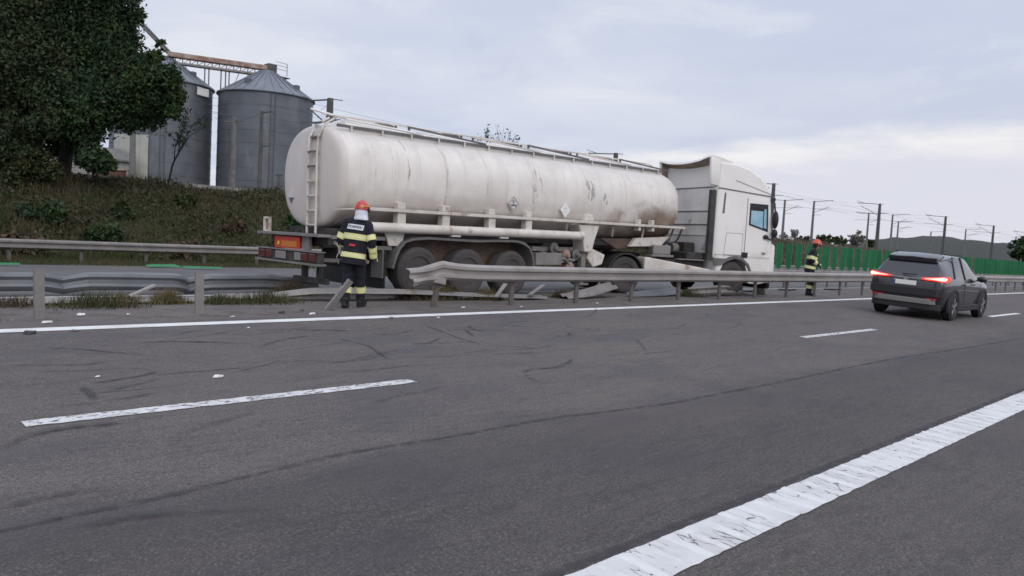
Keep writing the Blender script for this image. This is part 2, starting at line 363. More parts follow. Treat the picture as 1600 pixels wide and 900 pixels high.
# near carriageway: object coordinates are metres, so wear bands follow the lanes
def asphalt_near():
    m = bpy.data.materials.new('asphalt_near'); m.use_nodes = True; t, b = NT(m)
    g = t.nodes.new('ShaderNodeTexCoord'); sp = t.nodes.new('ShaderNodeSeparateXYZ'); t.links.new(g.outputs['Object'], sp.inputs[0])
    def noi(sc, det=4, st=None, ro=0.6):
        n = t.nodes.new('ShaderNodeTexNoise'); n.inputs['Scale'].default_value = sc; n.inputs['Detail'].default_value = det; n.inputs['Roughness'].default_value = ro
        if st:
            mp = t.nodes.new('ShaderNodeMapping'); mp.inputs['Scale'].default_value = st; t.links.new(g.outputs['Object'], mp.inputs[0]); t.links.new(mp.outputs[0], n.inputs['Vector'])
        else: t.links.new(g.outputs['Object'], n.inputs['Vector'])
        return n.outputs[0]
    def mr(v, a, c, lo=0.0, hi=1.0):
        n = t.nodes.new('ShaderNodeMapRange'); n.interpolation_type = 'SMOOTHSTEP'; t.links.new(v, n.inputs[0])
        n.inputs[1].default_value = a; n.inputs[2].default_value = c; n.inputs[3].default_value = lo; n.inputs[4].default_value = hi; return n.outputs[0]
    def mm(op, a, c):
        n = t.nodes.new('ShaderNodeMath'); n.operation = op
        for i, v in enumerate((a, c)):
            if isinstance(v, (int, float)): n.inputs[i].default_value = v
            else: t.links.new(v, n.inputs[i])
        return n.outputs[0]
    def mx(f, a, c, blend='MIX'):
        n = t.nodes.new('ShaderNodeMix'); n.data_type = 'RGBA'; n.blend_type = blend
        if isinstance(f, float): n.inputs[0].default_value = f
        else: t.links.new(f, n.inputs[0])
        for i, v in ((6, a), (7, c)):
            if isinstance(v, tuple): n.inputs[i].default_value = (*v, 1)
            else: t.links.new(v, n.inputs[i])
        return n.outputs[2]
    yv = mm('ADD', sp.outputs[1], mr(noi(0.5, 3), 0.3, 0.7, -0.25, 0.25))
    base = mx(mr(noi(0.35, 5, (0.5, 1.6, 1)), 0.38, 0.62), (0.112, 0.107, 0.107), (0.137, 0.129, 0.126))
    # fast lane carries a paler, dustier wearing course; the slow lane darker and bluer
    base = mx(mm('MULTIPLY', mr(yv, 4.1, 4.7), 0.55), base, (0.160, 0.143, 0.139))
    base = mx(mm('MULTIPLY', mr(yv, 3.2, 2.4), 0.55), base, (0.125, 0.118, 0.112))
    for c0 in (3.35, 5.25, 7.2, 9.0):
        wv = mm('SUBTRACT', 1.0, mr(mm('ABSOLUTE', mm('SUBTRACT', yv, c0), 0.0), 0.1, 0.55))
        base = mx(mm('MULTIPLY', wv, 0.30), base, (0.098, 0.096, 0.108))
    # oil and rubber blotches, stretched along the lanes
    base = mx(mm('MULTIPLY', mr(noi(0.9, 5, (0.45, 1.5, 1)), 0.55, 0.70), 0.38), base, (0.075, 0.073, 0.085))
    base = mx(mm('MULTIPLY', mr(noi(2.3, 6, (0.5, 1.2, 1), .7), 0.58, 0.72), 0.30), base, (0.085, 0.078, 0.078))
    # aggregate
    base = mx(mm('MULTIPLY', mr(noi(62, 2), 0.50, 0.64), 0.58), base, (0.25, 0.235, 0.22))
    base = mx(mm('MULTIPLY', mr(noi(80, 2), 0.50, 0.38), 0.62), base, (0.042, 0.040, 0.040))
    base = mx(mm('MULTIPLY', mr(noi(24, 3), 0.54, 0.68), 0.30), base, (0.075, 0.07, 0.07))
    base = mx(mm('MULTIPLY', mr(noi(30, 3, (.35, 1, 1)), 0.52, 0.66), 0.22), base, (0.07, 0.066, 0.067))
    base = mx(mm('MULTIPLY', mr(noi(17, 4, (.3, 1, 1)), 0.54, 0.70), 0.22), base, (0.19, 0.175, 0.168))
    base = mx(mm('MULTIPLY', mr(noi(9, 5, (.25, 1, 1), .75), 0.50, 0.64), 0.38), base, (0.068, 0.064, 0.070))
    base = mx(mm('MULTIPLY', mr(noi(5, 5, (.3, 1, 1), .75), 0.56, 0.70), 0.30), base, (0.18, 0.165, 0.16))
    base = mx(mm('MULTIPLY', mr(noi(1.3, 3, (.55, 1, 1), .45), 0.50, 0.66), 0.34), base, (0.082, 0.080, 0.100))
    base = mx(mm('MULTIPLY', mr(noi(.8, 4, (.3, 1, 1), .5), 0.55, 0.68), 0.30), base, (0.175, 0.152, 0.142))
    bd = mm('SUBTRACT', 1.0, mr(mm('ABSOLUTE', mm('SUBTRACT', yv, 3.98), 0.0), 0.05, 0.55))
    base = mx(mm('MULTIPLY', bd, 0.42), base, (0.085, 0.080, 0.085))
    # lens vignetting painted into the lanes: slow lane darkest, shoulder middling, fast lane pale
    lane = mm('ADD', mr(yv, 3.2, 4.9, 0.70, 0.87), mr(yv, 2.6, 2.1, 0.0, 0.05))
    cv_ = t.nodes.new('ShaderNodeCombineColor'); t.links.new(lane, cv_.inputs[0]); t.links.new(mm('MULTIPLY', lane, .955), cv_.inputs[1]); t.links.new(mm('MULTIPLY', lane, .935), cv_.inputs[2])
    base = mx(1.0, base, cv_.outputs[0], 'MULTIPLY')
    t.links.new(base, b.inputs['Base Color']); b.inputs['Roughness'].default_value = 0.88; b.inputs['Specular IOR Level'].default_value = 0.22
    bn = t.nodes.new('ShaderNodeBump'); bn.inputs['Strength'].default_value = 0.55; bn.inputs['Distance'].default_value = 0.008
    t.links.new(noi(85, 3), bn.inputs['Height']); t.links.new(bn.outputs[0], b.inputs['Normal'])
    return m
MT['asphalt'] = asphalt_near()
road = sheet('road', np.concatenate([np.linspace(-200, -10, 6), np.linspace(0, 60, 13), np.linspace(80, 900, 12)]), [-7.5, -3, 0, 3, 6, 10.25], lambda X, Y: CS * Y + 0 * X, 'asphalt')
def tarmat(name, strength):
    m = bpy.data.materials.new(name); m.use_nodes = True; t, b = NT(m)
    b.inputs['Base Color'].default_value = (0.048, 0.045, 0.05, 1); b.inputs['Roughness'].default_value = 0.8
    g = t.nodes.new('ShaderNodeTexCoord'); n = t.nodes.new('ShaderNodeTexNoise'); n.inputs['Scale'].default_value = 9; n.inputs['Detail'].default_value = 6
    t.links.new(g.outputs['Object'], n.inputs['Vector'])
    r = t.nodes.new('ShaderNodeMapRange'); t.links.new(n.outputs[0], r.inputs[0]); r.inputs[1].default_value = 0.33; r.inputs[2].default_value = 0.68
    r.inputs[3].default_value = 0.05; r.inputs[4].default_value = strength
    # worn rubber: the strip fades across its width, carried by its own vertex weight
    a = t.nodes.new('ShaderNodeAttribute'); a.attribute_name = 'wear'
    q = t.nodes.new('ShaderNodeMath'); q.operation = 'MULTIPLY'; t.links.new(r.outputs[0], q.inputs[0]); t.links.new(a.outputs['Fac'], q.inputs[1])
    t.links.new(q.outputs[0], b.inputs['Alpha']); return m
MT['skid'] = tarmat('tyre_rubber', 0.95); MT['skid_faint'] = tarmat('tyre_rubber_faint', 0.55); MT['seam'] = tarmat('road_joint_tar', 0.80)
SKIDS = [[(5.25, 8.5), (5.31, 8.25), (5.35, 7.87), (5.19, 7.37), (5.1, 7.06)], [(7.16, 9.13), (7.03, 8.52), (6.89, 7.86), (6.86, 7.43)],
[(5.82, 8.58), (6.25, 8.52), (6.68, 8.73)], [(5.96, 7.81), (6.25, 7.81), (6.71, 8.12)], [(7.89, 8.89), (7.67, 8.58), (7.63, 8.35), (7.67, 8.23)],
[(7.54, 8.61), (7.22, 8.03)], [(5.02, 9.27), (5.38, 9.07), (5.91, 8.87)], [(4.03, 8.14), (4.43, 8.47), (4.78, 8.64), (5.2, 8.76)],
[(1.72, 7.77), (2.07, 7.66), (2.49, 7.61), (2.68, 7.48)], [(2.02, 8.88), (2.29, 8.72), (2.53, 8.49), (2.94, 8.03)], [(2.03, 7.13), (2.25, 7.19), (2.52, 7.28), (2.72, 7.43)],
[(1.94, 7.09), (1.94, 6.87), (1.91, 6.54)], [(1.56, 8.1), (1.85, 8.02), (2.19, 7.91), (2.53, 8.01)], [(2.95, 8.81), (3.29, 8.83), (3.73, 8.65), (4.15, 8.39)],
[(3.49, 9.16), (3.81, 9.39), (4.1, 9.51)], [(6.25, 6.05), (6.39, 6.03), (6.75, 6.01), (7.16, 6.17), (7.39, 6.33)], [(6.09, 5.94), (6.36, 6.01), (6.8, 5.95)],
[(6.08, 5.91), (5.97, 5.68), (5.95, 5.49)], [(6.47, 6.88), (6.82, 6.84), (7.41, 6.73)], [(8.41, 7.62), (9.08, 7.66)], [(9.76, 8.57), (9.51, 8.17), (9.9, 7.74)],
[(9.8, 7.15), (9.3, 6.63), (8.97, 6.33)], [(8.6, 6.12), (8.91, 6.16), (9.58, 6.13)], [(11.21, 7.59), (11.8, 7.65), (12.61, 7.97)], [(4.04, 7.45), (4.33, 7.27), (4.53, 7.08)],
[(3.94, 6.85), (4.45, 6.7), (5.12, 6.72), (5.58, 6.61)], [(3.72, 5.49), (4.17, 5.65), (4.41, 5.67), (4.88, 5.77)], [(1.09, 5.6), (1.26, 5.77), (1.48, 5.87), (1.72, 5.87), (2.0, 5.82)],
[(2.08, 5.41), (2.4, 5.52), (2.59, 5.61), (2.84, 5.7)], [(0.89, 4.56), (1.07, 4.6), (1.26, 4.62), (1.44, 4.57)], [(1.04, 4.11), (1.22, 4.13), (1.43, 4.11), (1.75, 3.99), (2.07, 3.82)],
[(1.21, 3.62), (1.26, 3.7), (1.38, 3.93), (1.47, 3.97)], [(2.74, 3.47), (2.56, 3.26), (2.44, 3.05), (2.24, 2.97), (1.95, 3.08), (1.82, 3.09)], [(2.66, 2.59), (2.96, 2.65), (3.17, 2.61), (3.39, 2.57)]]
SEAM = [(-1.5, 4.25), (0.84, 4.28), (1.12, 4.31), (1.6, 4.32), (2.2, 4.4), (2.95, 4.48), (3.78, 4.44), (4.86, 4.44), (5.64, 4.35), (6.55, 4.26), (7.41, 4.26), (8.89, 4.26), (10.45, 4.29), (12.92, 4.31), (15.82, 4.19), (19.59, 4.09)]
def catmull(pts, per=6):
    P = [Vector(p) for p in pts]; P = [2 * P[0] - P[1]] + P + [2 * P[-1] - P[-2]]; out = []
    for i in range(1, len(P) - 2):
        for k in range(per):
            t = k / per; a, b, c, d = P[i - 1:i + 3]
            out.append(0.5 * ((2 * b) + (c - a) * t + (2 * a - 5 * b + 4 * c - d) * t * t + (3 * b - a - 3 * c + d) * t ** 3))
    out.append(P[-2]); return out
def strip(name, pts, wd, m, lift, taper=True):
    c = catmull([(p[0], p[1], 0) for p in pts]); n = len(c); vs = []; wt = []
    for i, p in enumerate(c):
        tn = (c[min(i + 1, n - 1)] - c[max(i - 1, 0)]); s = Vector((-tn.y, tn.x, 0)).normalized()
        k = i / (n - 1); wv = wd * (0.7 + 0.5 * random.random())
        e = min(1.0, 4.0 * min(k, 1 - k) + 0.08) if taper else 1.0
        for o_, a_ in ((-0.5, 0), (-0.2, 1), (0.2, 1), (0.5, 0)):
            q = p + s * o_ * wv; vs.append((q.x, q.y, CS * q.y + lift)); wt.append(a_ * e)
    fs = [(i * 4 + j, i * 4 + j + 1, i * 4 + j + 5, i * 4 + j + 4) for i in range(n - 1) for j in range(3)]
    me = bpy.data.meshes.new(name); me.from_pydata(vs, [], fs); me.materials.append(MT[m])
    a = me.attributes.new('wear', 'FLOAT', 'POINT'); a.data.foreach_set('value', wt)
    return link(name, me, road)
for i, s_ in enumerate(SKIDS[:31]):
    strip('skid_mark', s_, 0.070 if i < 8 else random.uniform(0.06, 0.09) if i < 24 else random.uniform(.08, .12), 'skid' if i in (0, 1, 2, 3, 4, 5, 6, 7, 9, 10, 11, 13, 15, 16, 27) else 'skid_faint', 0.004 + 0.0004 * i)
SK = random.Random(31)
for i in range(34):
    x0, y0 = SK.uniform(1.5, 16), SK.uniform(6.5, 9.6); L0 = SK.uniform(.4, 1.6); c0 = SK.uniform(-.5, .5); a0 = SK.uniform(-.35, .35)
    strip('skid_mark', [(x0 + L0 * t, y0 + L0 * t * a0 + c0 * t * t) for t in (0, .35, .7, 1)], SK.uniform(.03, .07), 'skid_faint', 0.004 + 0.0004 * (i % 9) + .012 * 0)
strip('road_joint', SEAM, 0.085, 'seam', 0.0035, False)

# lane paint, chipped; the thick near line is ribbed across
def chipped(name, thr, sc, dens, st, spar=0.53):
    m = mat(name, (0.60, 0.60, 0.60), 0.75, col2=(0.52, 0.515, 0.505), scale=2.5, dirt=(0.45, 0.44, 0.43), dscale=5, dlo=0.58, dhi=0.78, bump=0.25, bscale=50)
    t, b = NT(m); g = t.nodes.new('ShaderNodeTexCoord')
    n1 = t.nodes.new('ShaderNodeTexVoronoi'); n1.feature = 'DISTANCE_TO_EDGE'; n1.inputs['Scale'].default_value = sc
    mp = t.nodes.new('ShaderNodeMapping'); mp.inputs['Scale'].default_value = st
    n0 = t.nodes.new('ShaderNodeTexNoise'); n0.inputs['Scale'].default_value = 14; n0.inputs['Detail'].default_value = 4
    va = t.nodes.new('ShaderNodeVectorMath'); va.operation = 'MULTIPLY_ADD'
    t.links.new(n0.outputs[1], va.inputs[0]); va.inputs[1].default_value = (0.06, 0.06, 0); t.links.new(g.outputs['Object'], va.inputs[2])
    t.links.new(g.outputs['Object'], n0.inputs['Vector']); t.links.new(va.outputs[0], mp.inputs[0]); t.links.new(mp.outputs[0], n1.inputs['Vector'])
    n2 = t.nodes.new('ShaderNodeTexNoise'); n2.inputs['Scale'].default_value = 9; n2.inputs['Detail'].default_value = 6; t.links.new(g.outputs['Object'], n2.inputs['Vector'])
    def mr(v, a, c):
        n = t.nodes.new('ShaderNodeMapRange'); t.links.new(v, n.inputs[0]); n.inputs[1].default_value = a; n.inputs[2].default_value = c; return n.outputs[0]
    crack = mr(n1.outputs[0], 0.0, thr); patch = mr(n2.outputs[0], dens, dens - 0.05)
    sparse = t.nodes.new('ShaderNodeTexNoise'); sparse.inputs['Scale'].default_value = 3.5; t.links.new(g.outputs['Object'], sparse.inputs['Vector'])
    cr = t.nodes.new('ShaderNodeMath'); cr.operation = 'MAXIMUM'; t.links.new(crack, cr.inputs[0]); t.links.new(mr(sparse.outputs[0], spar, spar - .05), cr.inputs[1])
    al = t.nodes.new('ShaderNodeMath'); al.operation = 'MULTIPLY'; t.links.new(cr.outputs[0], al.inputs[0]); t.links.new(patch, al.inputs[1])
    fl = t.nodes.new('ShaderNodeMapRange'); t.links.new(al.outputs[0], fl.inputs[0]); fl.inputs[3].default_value = 0.10
    t.links.new(fl.outputs[0], b.inputs['Alpha']); return m
MT['paint_rib'] = mat('road_paint_rib', (0.645, 0.645, 0.64), 0.7, col2=(0.57, 0.565, 0.55), scale=6, dirt=(0.5, 0.49, 0.48), dscale=9, dlo=.6, dhi=.75)
MT['paint_chip'] = chipped('road_paint_cracked', 0.040, 7.5, 0.72, (2.2, .6, 1), 0.50)
def speckled(name):
    m = mat(name, (0.62, 0.62, 0.615), 0.8, col2=(0.52, 0.515, 0.505), scale=4, dirt=(0.40, 0.39, 0.38), dscale=9, dlo=.55, dhi=.75); t, b = NT(m)
    g = t.nodes.new('ShaderNodeTexCoord'); mp = t.nodes.new('ShaderNodeMapping'); mp.inputs['Scale'].default_value = (.55, 1.4, 1); t.links.new(g.outputs['Object'], mp.inputs[0])
    n = t.nodes.new('ShaderNodeTexNoise'); n.inputs['Scale'].default_value = 26; n.inputs['Detail'].default_value = 5; n.inputs['Roughness'].default_value = .7; t.links.new(mp.outputs[0], n.inputs['Vector'])
    r = t.nodes.new('ShaderNodeMapRange'); t.links.new(n.outputs[0], r.inputs[0]); r.inputs[1].default_value = .60; r.inputs[2].default_value = .53; t.links.new(r.outputs[0], b.inputs['Alpha']); return m
MT['paint_worn'] = speckled('road_paint_speckled')
MT['paint_worn_old'] = chipped('road_paint_worn', 0.16, 26.0, 0.63, (.8, 1.3, 1), .57)
def paint_strip(name, x0, x1, y0, y1, m, lift=0.006, n=2, jag=0.0):
    mb = MB(); xs_ = np.linspace(x0, x1, n)
    vs = []
    for x in xs_:
        ja, jb = random.uniform(-jag, jag), random.uniform(-jag, jag)
        vs += [(x, y0 + ja, CS * (y0 + ja) + lift), (x, y1 + jb, CS * (y1 + jb) + lift)]
    mb.add(vs, [(2 * i, 2 * i + 2, 2 * i + 3, 2 * i + 1) for i in range(n - 1)])
    return mb.build(name, m, road)
o = paint_strip('edge_line', -60, 700, 9.80, 10.02, 'paint', n=400, jag=0.008); o['label'] = 'thin solid white line along the median'
for k in range(-3, 40):
    x0 = 1.32 + 12.15 * k
    o = paint_strip('lane_dash', x0, x0 + 3.38, 6.03, 6.18, 'paint_worn' if k < 2 else 'paint', n=50, jag=0.008)
strip('road_joint', [(x_, 2.41) for x_ in np.linspace(-1, 24, 40)], 0.10, 'seam', 0.0035, False)
# thick line: a thin coat, with raised ribs on it
paint_strip('shoulder_line', -60, 0, 2.05, 2.37, 'paint', n=60, jag=0.006)
paint_strip('shoulder_line', 0, 25, 2.05, 2.360, 'paint_chip', n=400, jag=0.005)['label'] = 'thick cracked white line beside the hard shoulder'
paint_strip('shoulder_line', 25, 700, 2.05, 2.37, 'paint', n=60, jag=0.006)
mb = MB(); x = 0.3
while x < 30:
    y1 = 2.366 + random.choice((0, 0, 0, -.004, -.012, -.028)) + random.uniform(-0.005, 0.005); lw = random.uniform(0.025, 0.04); sk_ = random.uniform(-0.02, 0.02)
    z = 0.006
    p = [(x - lw, 2.06), (x - lw + sk_, y1), (x + lw + sk_, y1 + random.uniform(-.01, .01)), (x + lw, 2.06)]
    q = [(x - lw * .5, 2.07), (x - lw * .5 + sk_, y1 - .015), (x + lw * .5 + sk_, y1 - .015), (x + lw * .5, 2.07)]
    vs = [(a, b, CS * b + z) for a, b in p] + [(a, b, CS * b + z + 0.0035) for a, b in q]
    mb.add(vs, [(4, 5, 6, 7)] + [(i, (i + 1) % 4, (i + 1) % 4 + 4, i + 4) for i in range(4)])
    x += random.choice((0.16, 0.20, 0.22, 0.26)) + random.uniform(-0.02, 0.02)
o = mb.build('line_rib', 'paint_rib', road); o['kind'] = 'stuff'
# median, far carriageway
MX = np.concatenate([np.linspace(-200, -10, 8), np.linspace(-8, 60, 60), np.linspace(70, 900, 14)])
median = sheet('median_strip', MX, [10.25, 10.45, 11.2, 12.0, 12.8, 13.25], lambda X, Y: np.where(Y < 10.5, CS * Y, 0.435) + np.where((Y > 10.5) & (Y < 13), noise2(X, Y, 2.2, 0.012), 0), 'median')
far_road = sheet('far_road', MX, [13.25, 16, 20, 25.95], lambda X, Y: gz(X, Y), 'asphalt_far')
mb = MB(); mb.add([(-60, 13.45, .441), (24, 13.45, .441), (24, 13.6, .437), (-60, 13.6, .437), (24, 13.45, .4405), (700, 13.45, .4405), (700, 13.6, .4365), (24, 13.6, .4365)], [(0, 1, 2, 3), (4, 5, 6, 7)])
mb.build('edge_line', 'paint', far_road)
# low kerb along the railway edge, and hills far off
mb = MB()
for a in np.arange(-14, 60, 2.0): mb.b2((a, 35.3, gzf(a, 36) - 0.05), (a + 1.97, 35.48, gzf(a, 36) + 0.17))
tag(mb.build('kerb', 'concrete'), 'pale low concrete kerb along the top of the bank', 'kerb')
def hill():
    az = np.radians(np.linspace(-10, 40, 90)); ds = np.array([300, 380, 460, 540, 620, 720, 850, 1000])
    hz = np.interp(np.degrees(az), [-10, 5, 9, 12, 14.5, 17, 19.3, 21, 22.6, 24, 30, 40], [6, 10, 15.5, 18.5, 21.0, 21.5, 20.5, 17, 11, 8, 8, 8])
    cross = np.interp(ds, [300, 380, 460, 560, 620, 720, 850, 1000], [0, .22, .6, .93, 1.0, .95, .6, 0])
    A, D = np.meshgrid(az, ds, indexing='ij'); H_ = hz[:, None] * cross[None, :]
    H_ = H_ * (1 + 0.05 * np.sin(A * 70) * np.cos(D * .02)) + 0.4 * np.sin(A * 230) * np.sin(D * .013)
    v = np.stack([D * np.cos(A), D * np.sin(A), H_ - 1.5], -1).reshape(-1, 3); ny = len(ds)
    i, j = np.meshgrid(np.arange(len(az) - 1), np.arange(ny - 1), indexing='ij'); q = (i * ny + j).ravel()
    me = npmesh('hill', v, np.stack([q, q + ny, q + ny + 1, q + 1], 1), 'hill'); me.polygons.foreach_set('use_smooth', [True] * len(me.polygons))
    return tag(link('hill', me), kind='structure')
hill()

# ------------------------------------------------------------------ guard rails
WP = [(0.0, .155), (.035, .135), (.078, .105), (.080, .055), (.018, .022), (.012, -.022), (.078, -.055), (.080, -.105), (.035, -.135), (0.0, -.155)]
WLOOP = WP + [(u - 0.007, v) for u, v in reversed(WP)]
def sweep_w(mb, path, tilts=None, side=-1, flat=None):
    P = [Vector(p) for p in path]; rings = []
    for i, p in enumerate(P):
        tg = (P[min(i + 1, len(P) - 1)] - P[max(i - 1, 0)]).normalized()
        up = Vector((0, 0, 1)); lat = tg.cross(up).normalized() * (1 if side < 0 else -1)   # side -1: towards -y when running along +x
        upn = lat.cross(tg) * (1 if side < 0 else -1)
        a = tilts[i] if tilts else 0.0
        l2 = lat * math.cos(a) + upn * math.sin(a); n2 = upn * math.cos(a) - lat * math.sin(a)
        f = flat[i] if flat else 1.0
        rings.append([p + l2 * (u * f) + n2 * (v * (1 + 0.25 * (1 - f))) for u, v in WLOOP])
    mb.loft(rings)
    return mb
def post_mesh(h, m='steel_dull', w_=0.10, d_=0.055):
    mb = MB(); t = 0.006        # open C section
    mb.b2((-w_ / 2, -d_ / 2, 0), (w_ / 2, -d_ / 2 + t, h)); mb.b2((-w_ / 2, -d_ / 2 + t, 0), (-w_ / 2 + t, d_ / 2, h)); mb.b2((w_ / 2 - t, -d_ / 2 + t, 0), (w_ / 2, d_ / 2, h))
    mb.b2((-w_ / 2 + t, d_ / 2 - t, 0), (-w_ / 2 + .025, d_ / 2, h)); mb.b2((w_ / 2 - .025, d_ / 2 - t, 0), (w_ / 2 - t, d_ / 2, h))
    return mb.mesh('post', m)
# near rail, torn open at its left end
gr = thing('guardrail', 'long grey crash barrier in front of the tanker, torn and bent at its left end', 'guardrail', (8.75, 10.75, 0.0))
ZC = 1.055
end = [(7.80, 10.36, 1.00), (7.95, 10.42, 1.005), (8.12, 10.50, 1.015), (8.32, 10.60, 1.03), (8.52, 10.68, 1.05), (8.70, 10.725, 1.085), (8.82, 10.745, 1.105), (8.95, 10.75, 1.095), (9.2, 10.752, 1.075), (9.7, 10.75, 1.06), (10.7, 10.75, ZC)]
tl = [0.50, 0.40, 0.30, 0.20, 0.10, -0.05, -0.12, -0.05, 0.0, 0.0, 0.0]; fl = [0.7, 0.9, 1.2, 1.1, 0.8, 0.55, 0.5, 0.75, 0.95, 1, 1]
loc = Vector((8.75, 10.75, 0.0))
mb = MB(Matrix.Translation(-loc)); sweep_w(mb, end, tl, -1, fl)
o = mb.build('bent_beam', 'steel', gr, smooth=18); o['label'] = 'crumpled end of the beam'
xa = 10.7; k = 0
while xa < 420:
    ln = 4.0 if xa < 90 else 24.0
    mb = MB(Matrix.Translation(-loc)); off = 0.004 * (k % 2)
    sweep_w(mb, [(xa - 0.14, 10.75 - off, ZC), (xa + ln * .5, 10.75 + 0.012 * math.sin(k * 2.3), ZC + 0.006 * math.sin(k * 1.7)), (xa + ln + 0.14, 10.75 - off, ZC)])
    mb.build('beam', 'steel', gr, smooth=35)
    if xa < 60:
        mb = MB(Matrix.Translation(-loc))
        for bx in (-0.08, 0.08):
            for bz in (-0.045, 0.045): mb.lathe((xa + bx, 10.735, ZC + bz), (0, -1, 0), [(0, .018), (.012, .016), (.016, .006)], 8)
        b = mb.build('bolt', 'steel_dull', gr); b['kind'] = 'stuff'
    xa += ln; k += 1
pm = post_mesh(0.74, 'post_brown')
for i in range(0, 190):
    px_ = 8.72 + 1.97 * i
    if i > 60 and i % 4: continue
    p = link('post', pm, gr, (px_ - loc.x, 10.835 - loc.y, 0.40)); p.rotation_euler = (0.08 if i == 0 else 0, random.uniform(-.02, .02) if i else 0.12, random.uniform(-.1, .1))
mb = MB(Matrix.Translation(-loc)); mb.b2((8.62, 10.70, 0.87), (8.84, 10.80, 0.96)); mb.bar((8.56, 10.66, .95), (8.9, 10.74, .90), .05, .12)
mb.build('spacer_block', 'steel', gr, bevel=.012)
# posts left standing where the beam is gone
for px_, lab, lean, h in ((2.49, 'single upright grey post, leftmost, its barrier beam gone', (0.01, -0.03, 0.1), 0.625), (4.47, 'single upright grey post between the two weed patches, its beam gone', (-0.02, -0.015, -0.1), 0.60)):
    t = tag(link('guardrail_post', post_mesh(h, 'steel_dull', .11, .06), None, (px_, 10.80, 0.425)), lab, 'post', 'posts left without their beam'); t.rotation_euler = lean
t = tag(link('guardrail_post', post_mesh(0.62, 'steel_dull', .095, .05), None, (6.55, 10.85, 0.42)), 'grey barrier post knocked over and leaning right beside the nearer firefighter', 'post', 'posts left without their beam'); t.rotation_euler = (0.35, 0.52, 0.1)

# far median rail, knocked down on the left
kn = thing('fallen_guardrail', 'bluish crash barrier pushed low across the median left of the tanker', 'guardrail', (0, 13.9, 0.42))
loc = Vector((0, 13.9, 0.42))
for a, b in ((-8, -4), (-4, 0), (0, 4.0), (4.0, 8.2)):
    mb = MB(Matrix.Translation(-loc)); pts = []; tt = []
    for q in np.linspace(a - .1, b + .1, 40):
        dent = 0.16 * max(0, 1 - abs(q - 3.55) / .35) + 0.2 * max(0, 1 - abs(q - 5.6) / .28) + 0.2 * sst(6.8, 8.2, q)
        pts.append((q, 13.9 + float(dent) + 0.02 * math.sin(q), 0.655 - float(dent) * .5 + 0.006 * math.sin(q * 1.9))); tt.append(0.25 + 0.15 * math.sin(q * .7) + float(dent))
    sweep_w(mb, pts, tt); mb.build('beam', 'steel_blue', kn, smooth=35)
# loose beams lying about
def loose(lab, path, tilts, m='steel', group='torn off barrier beams on the median', flat=None):
    c = Vector(path[0]); mb = MB(Matrix.Translation(-c)); P = catmull(path, 6); T_ = np.interp(np.linspace(0, 1, len(P)), np.linspace(0, 1, len(tilts)), tilts)
    sweep_w(mb, P, list(T_), -1, None if flat is None else [flat] * len(P))
    return tag(mb.build('guardrail_beam', m, None, smooth=35, loc=c), lab, 'barrier beam', group)
loose('long bent barrier beam lying under the rear of the tanker and behind the nearer firefighter', [(5.6, 12.9, .47), (6.4, 12.6, .50), (7.2, 12.32, .60), (8.2, 12.2, .60), (9.3, 12.1, .58), (10.6, 11.9, .53), (12.6, 11.75, .47)], [1.5, 1.48, 1.42, 1.42, 1.45, 1.5, 1.5], 'steel_dull', flat=.5)
loose('flattened barrier beam on the ground left of the leaning post', [(1.2, 12.6, .47), (2.6, 12.5, .48), (4.2, 12.45, .47), (5.2, 12.4, .48)], [1.52, 1.5, 1.52, 1.5], 'steel_dull', flat=.4)
loose('pale barrier beam lying behind the near rail under the truck cab', [(18.4, 11.7, .54), (19.9, 11.6, .60), (21.2, 11.6, .57)], [.7, .5, .6], 'steel_dull')
loose('dull beam piece lying crosswise behind the near rail below the trailer', [(13.2, 11.7, .48), (14.1, 11.75, .56), (15.4, 12.0, .72)], [1.4, 1.2, 1.2], 'steel_dull', flat=.5)
loose('twisted bluish beam behind the near rail between trailer and cab', [(15.9, 11.85, .48), (17.2, 11.8, .53), (18.3, 11.9, .57)], [1.4, 1.2, 1.2], 'steel_blue', flat=.6)
def plank(name, lab, cat, a, b, wd, th, m, group=None, bend=0.0, parent=None):
    mb = MB(); a, b = Vector(a), Vector(b); mid = (a + b) / 2 + Vector((0, 0, bend))
    mb.bar(a - mid, Vector((0, 0, 0)), wd, th); mb.bar(Vector((0, 0, 0)), b - mid, wd, th)
    return tag(mb.build(name, m, parent, bevel=min(th, .02) * .3, loc=mid), lab, cat, group)
plank('steel_strip', 'pale steel strip tilted up behind the first weed patch at the left', 'metal strip', (3.86, 11.8, .60), (4.22, 11.82, .76), .10, .035, 'steel', 'torn metal pieces')
plank('steel_strip', 'short pale steel strip propped behind the near rail below the first trailer wheel', 'metal strip', (10.9, 11.5, .52), (11.35, 11.7, .78), .09, .03, 'steel', 'torn metal pieces')
plank('steel_strip', 'short pale steel strip propped behind the near rail below the third trailer wheel', 'metal strip', (12.0, 11.6, .55), (12.75, 11.9, .74), .09, .03, 'steel', 'torn metal pieces')

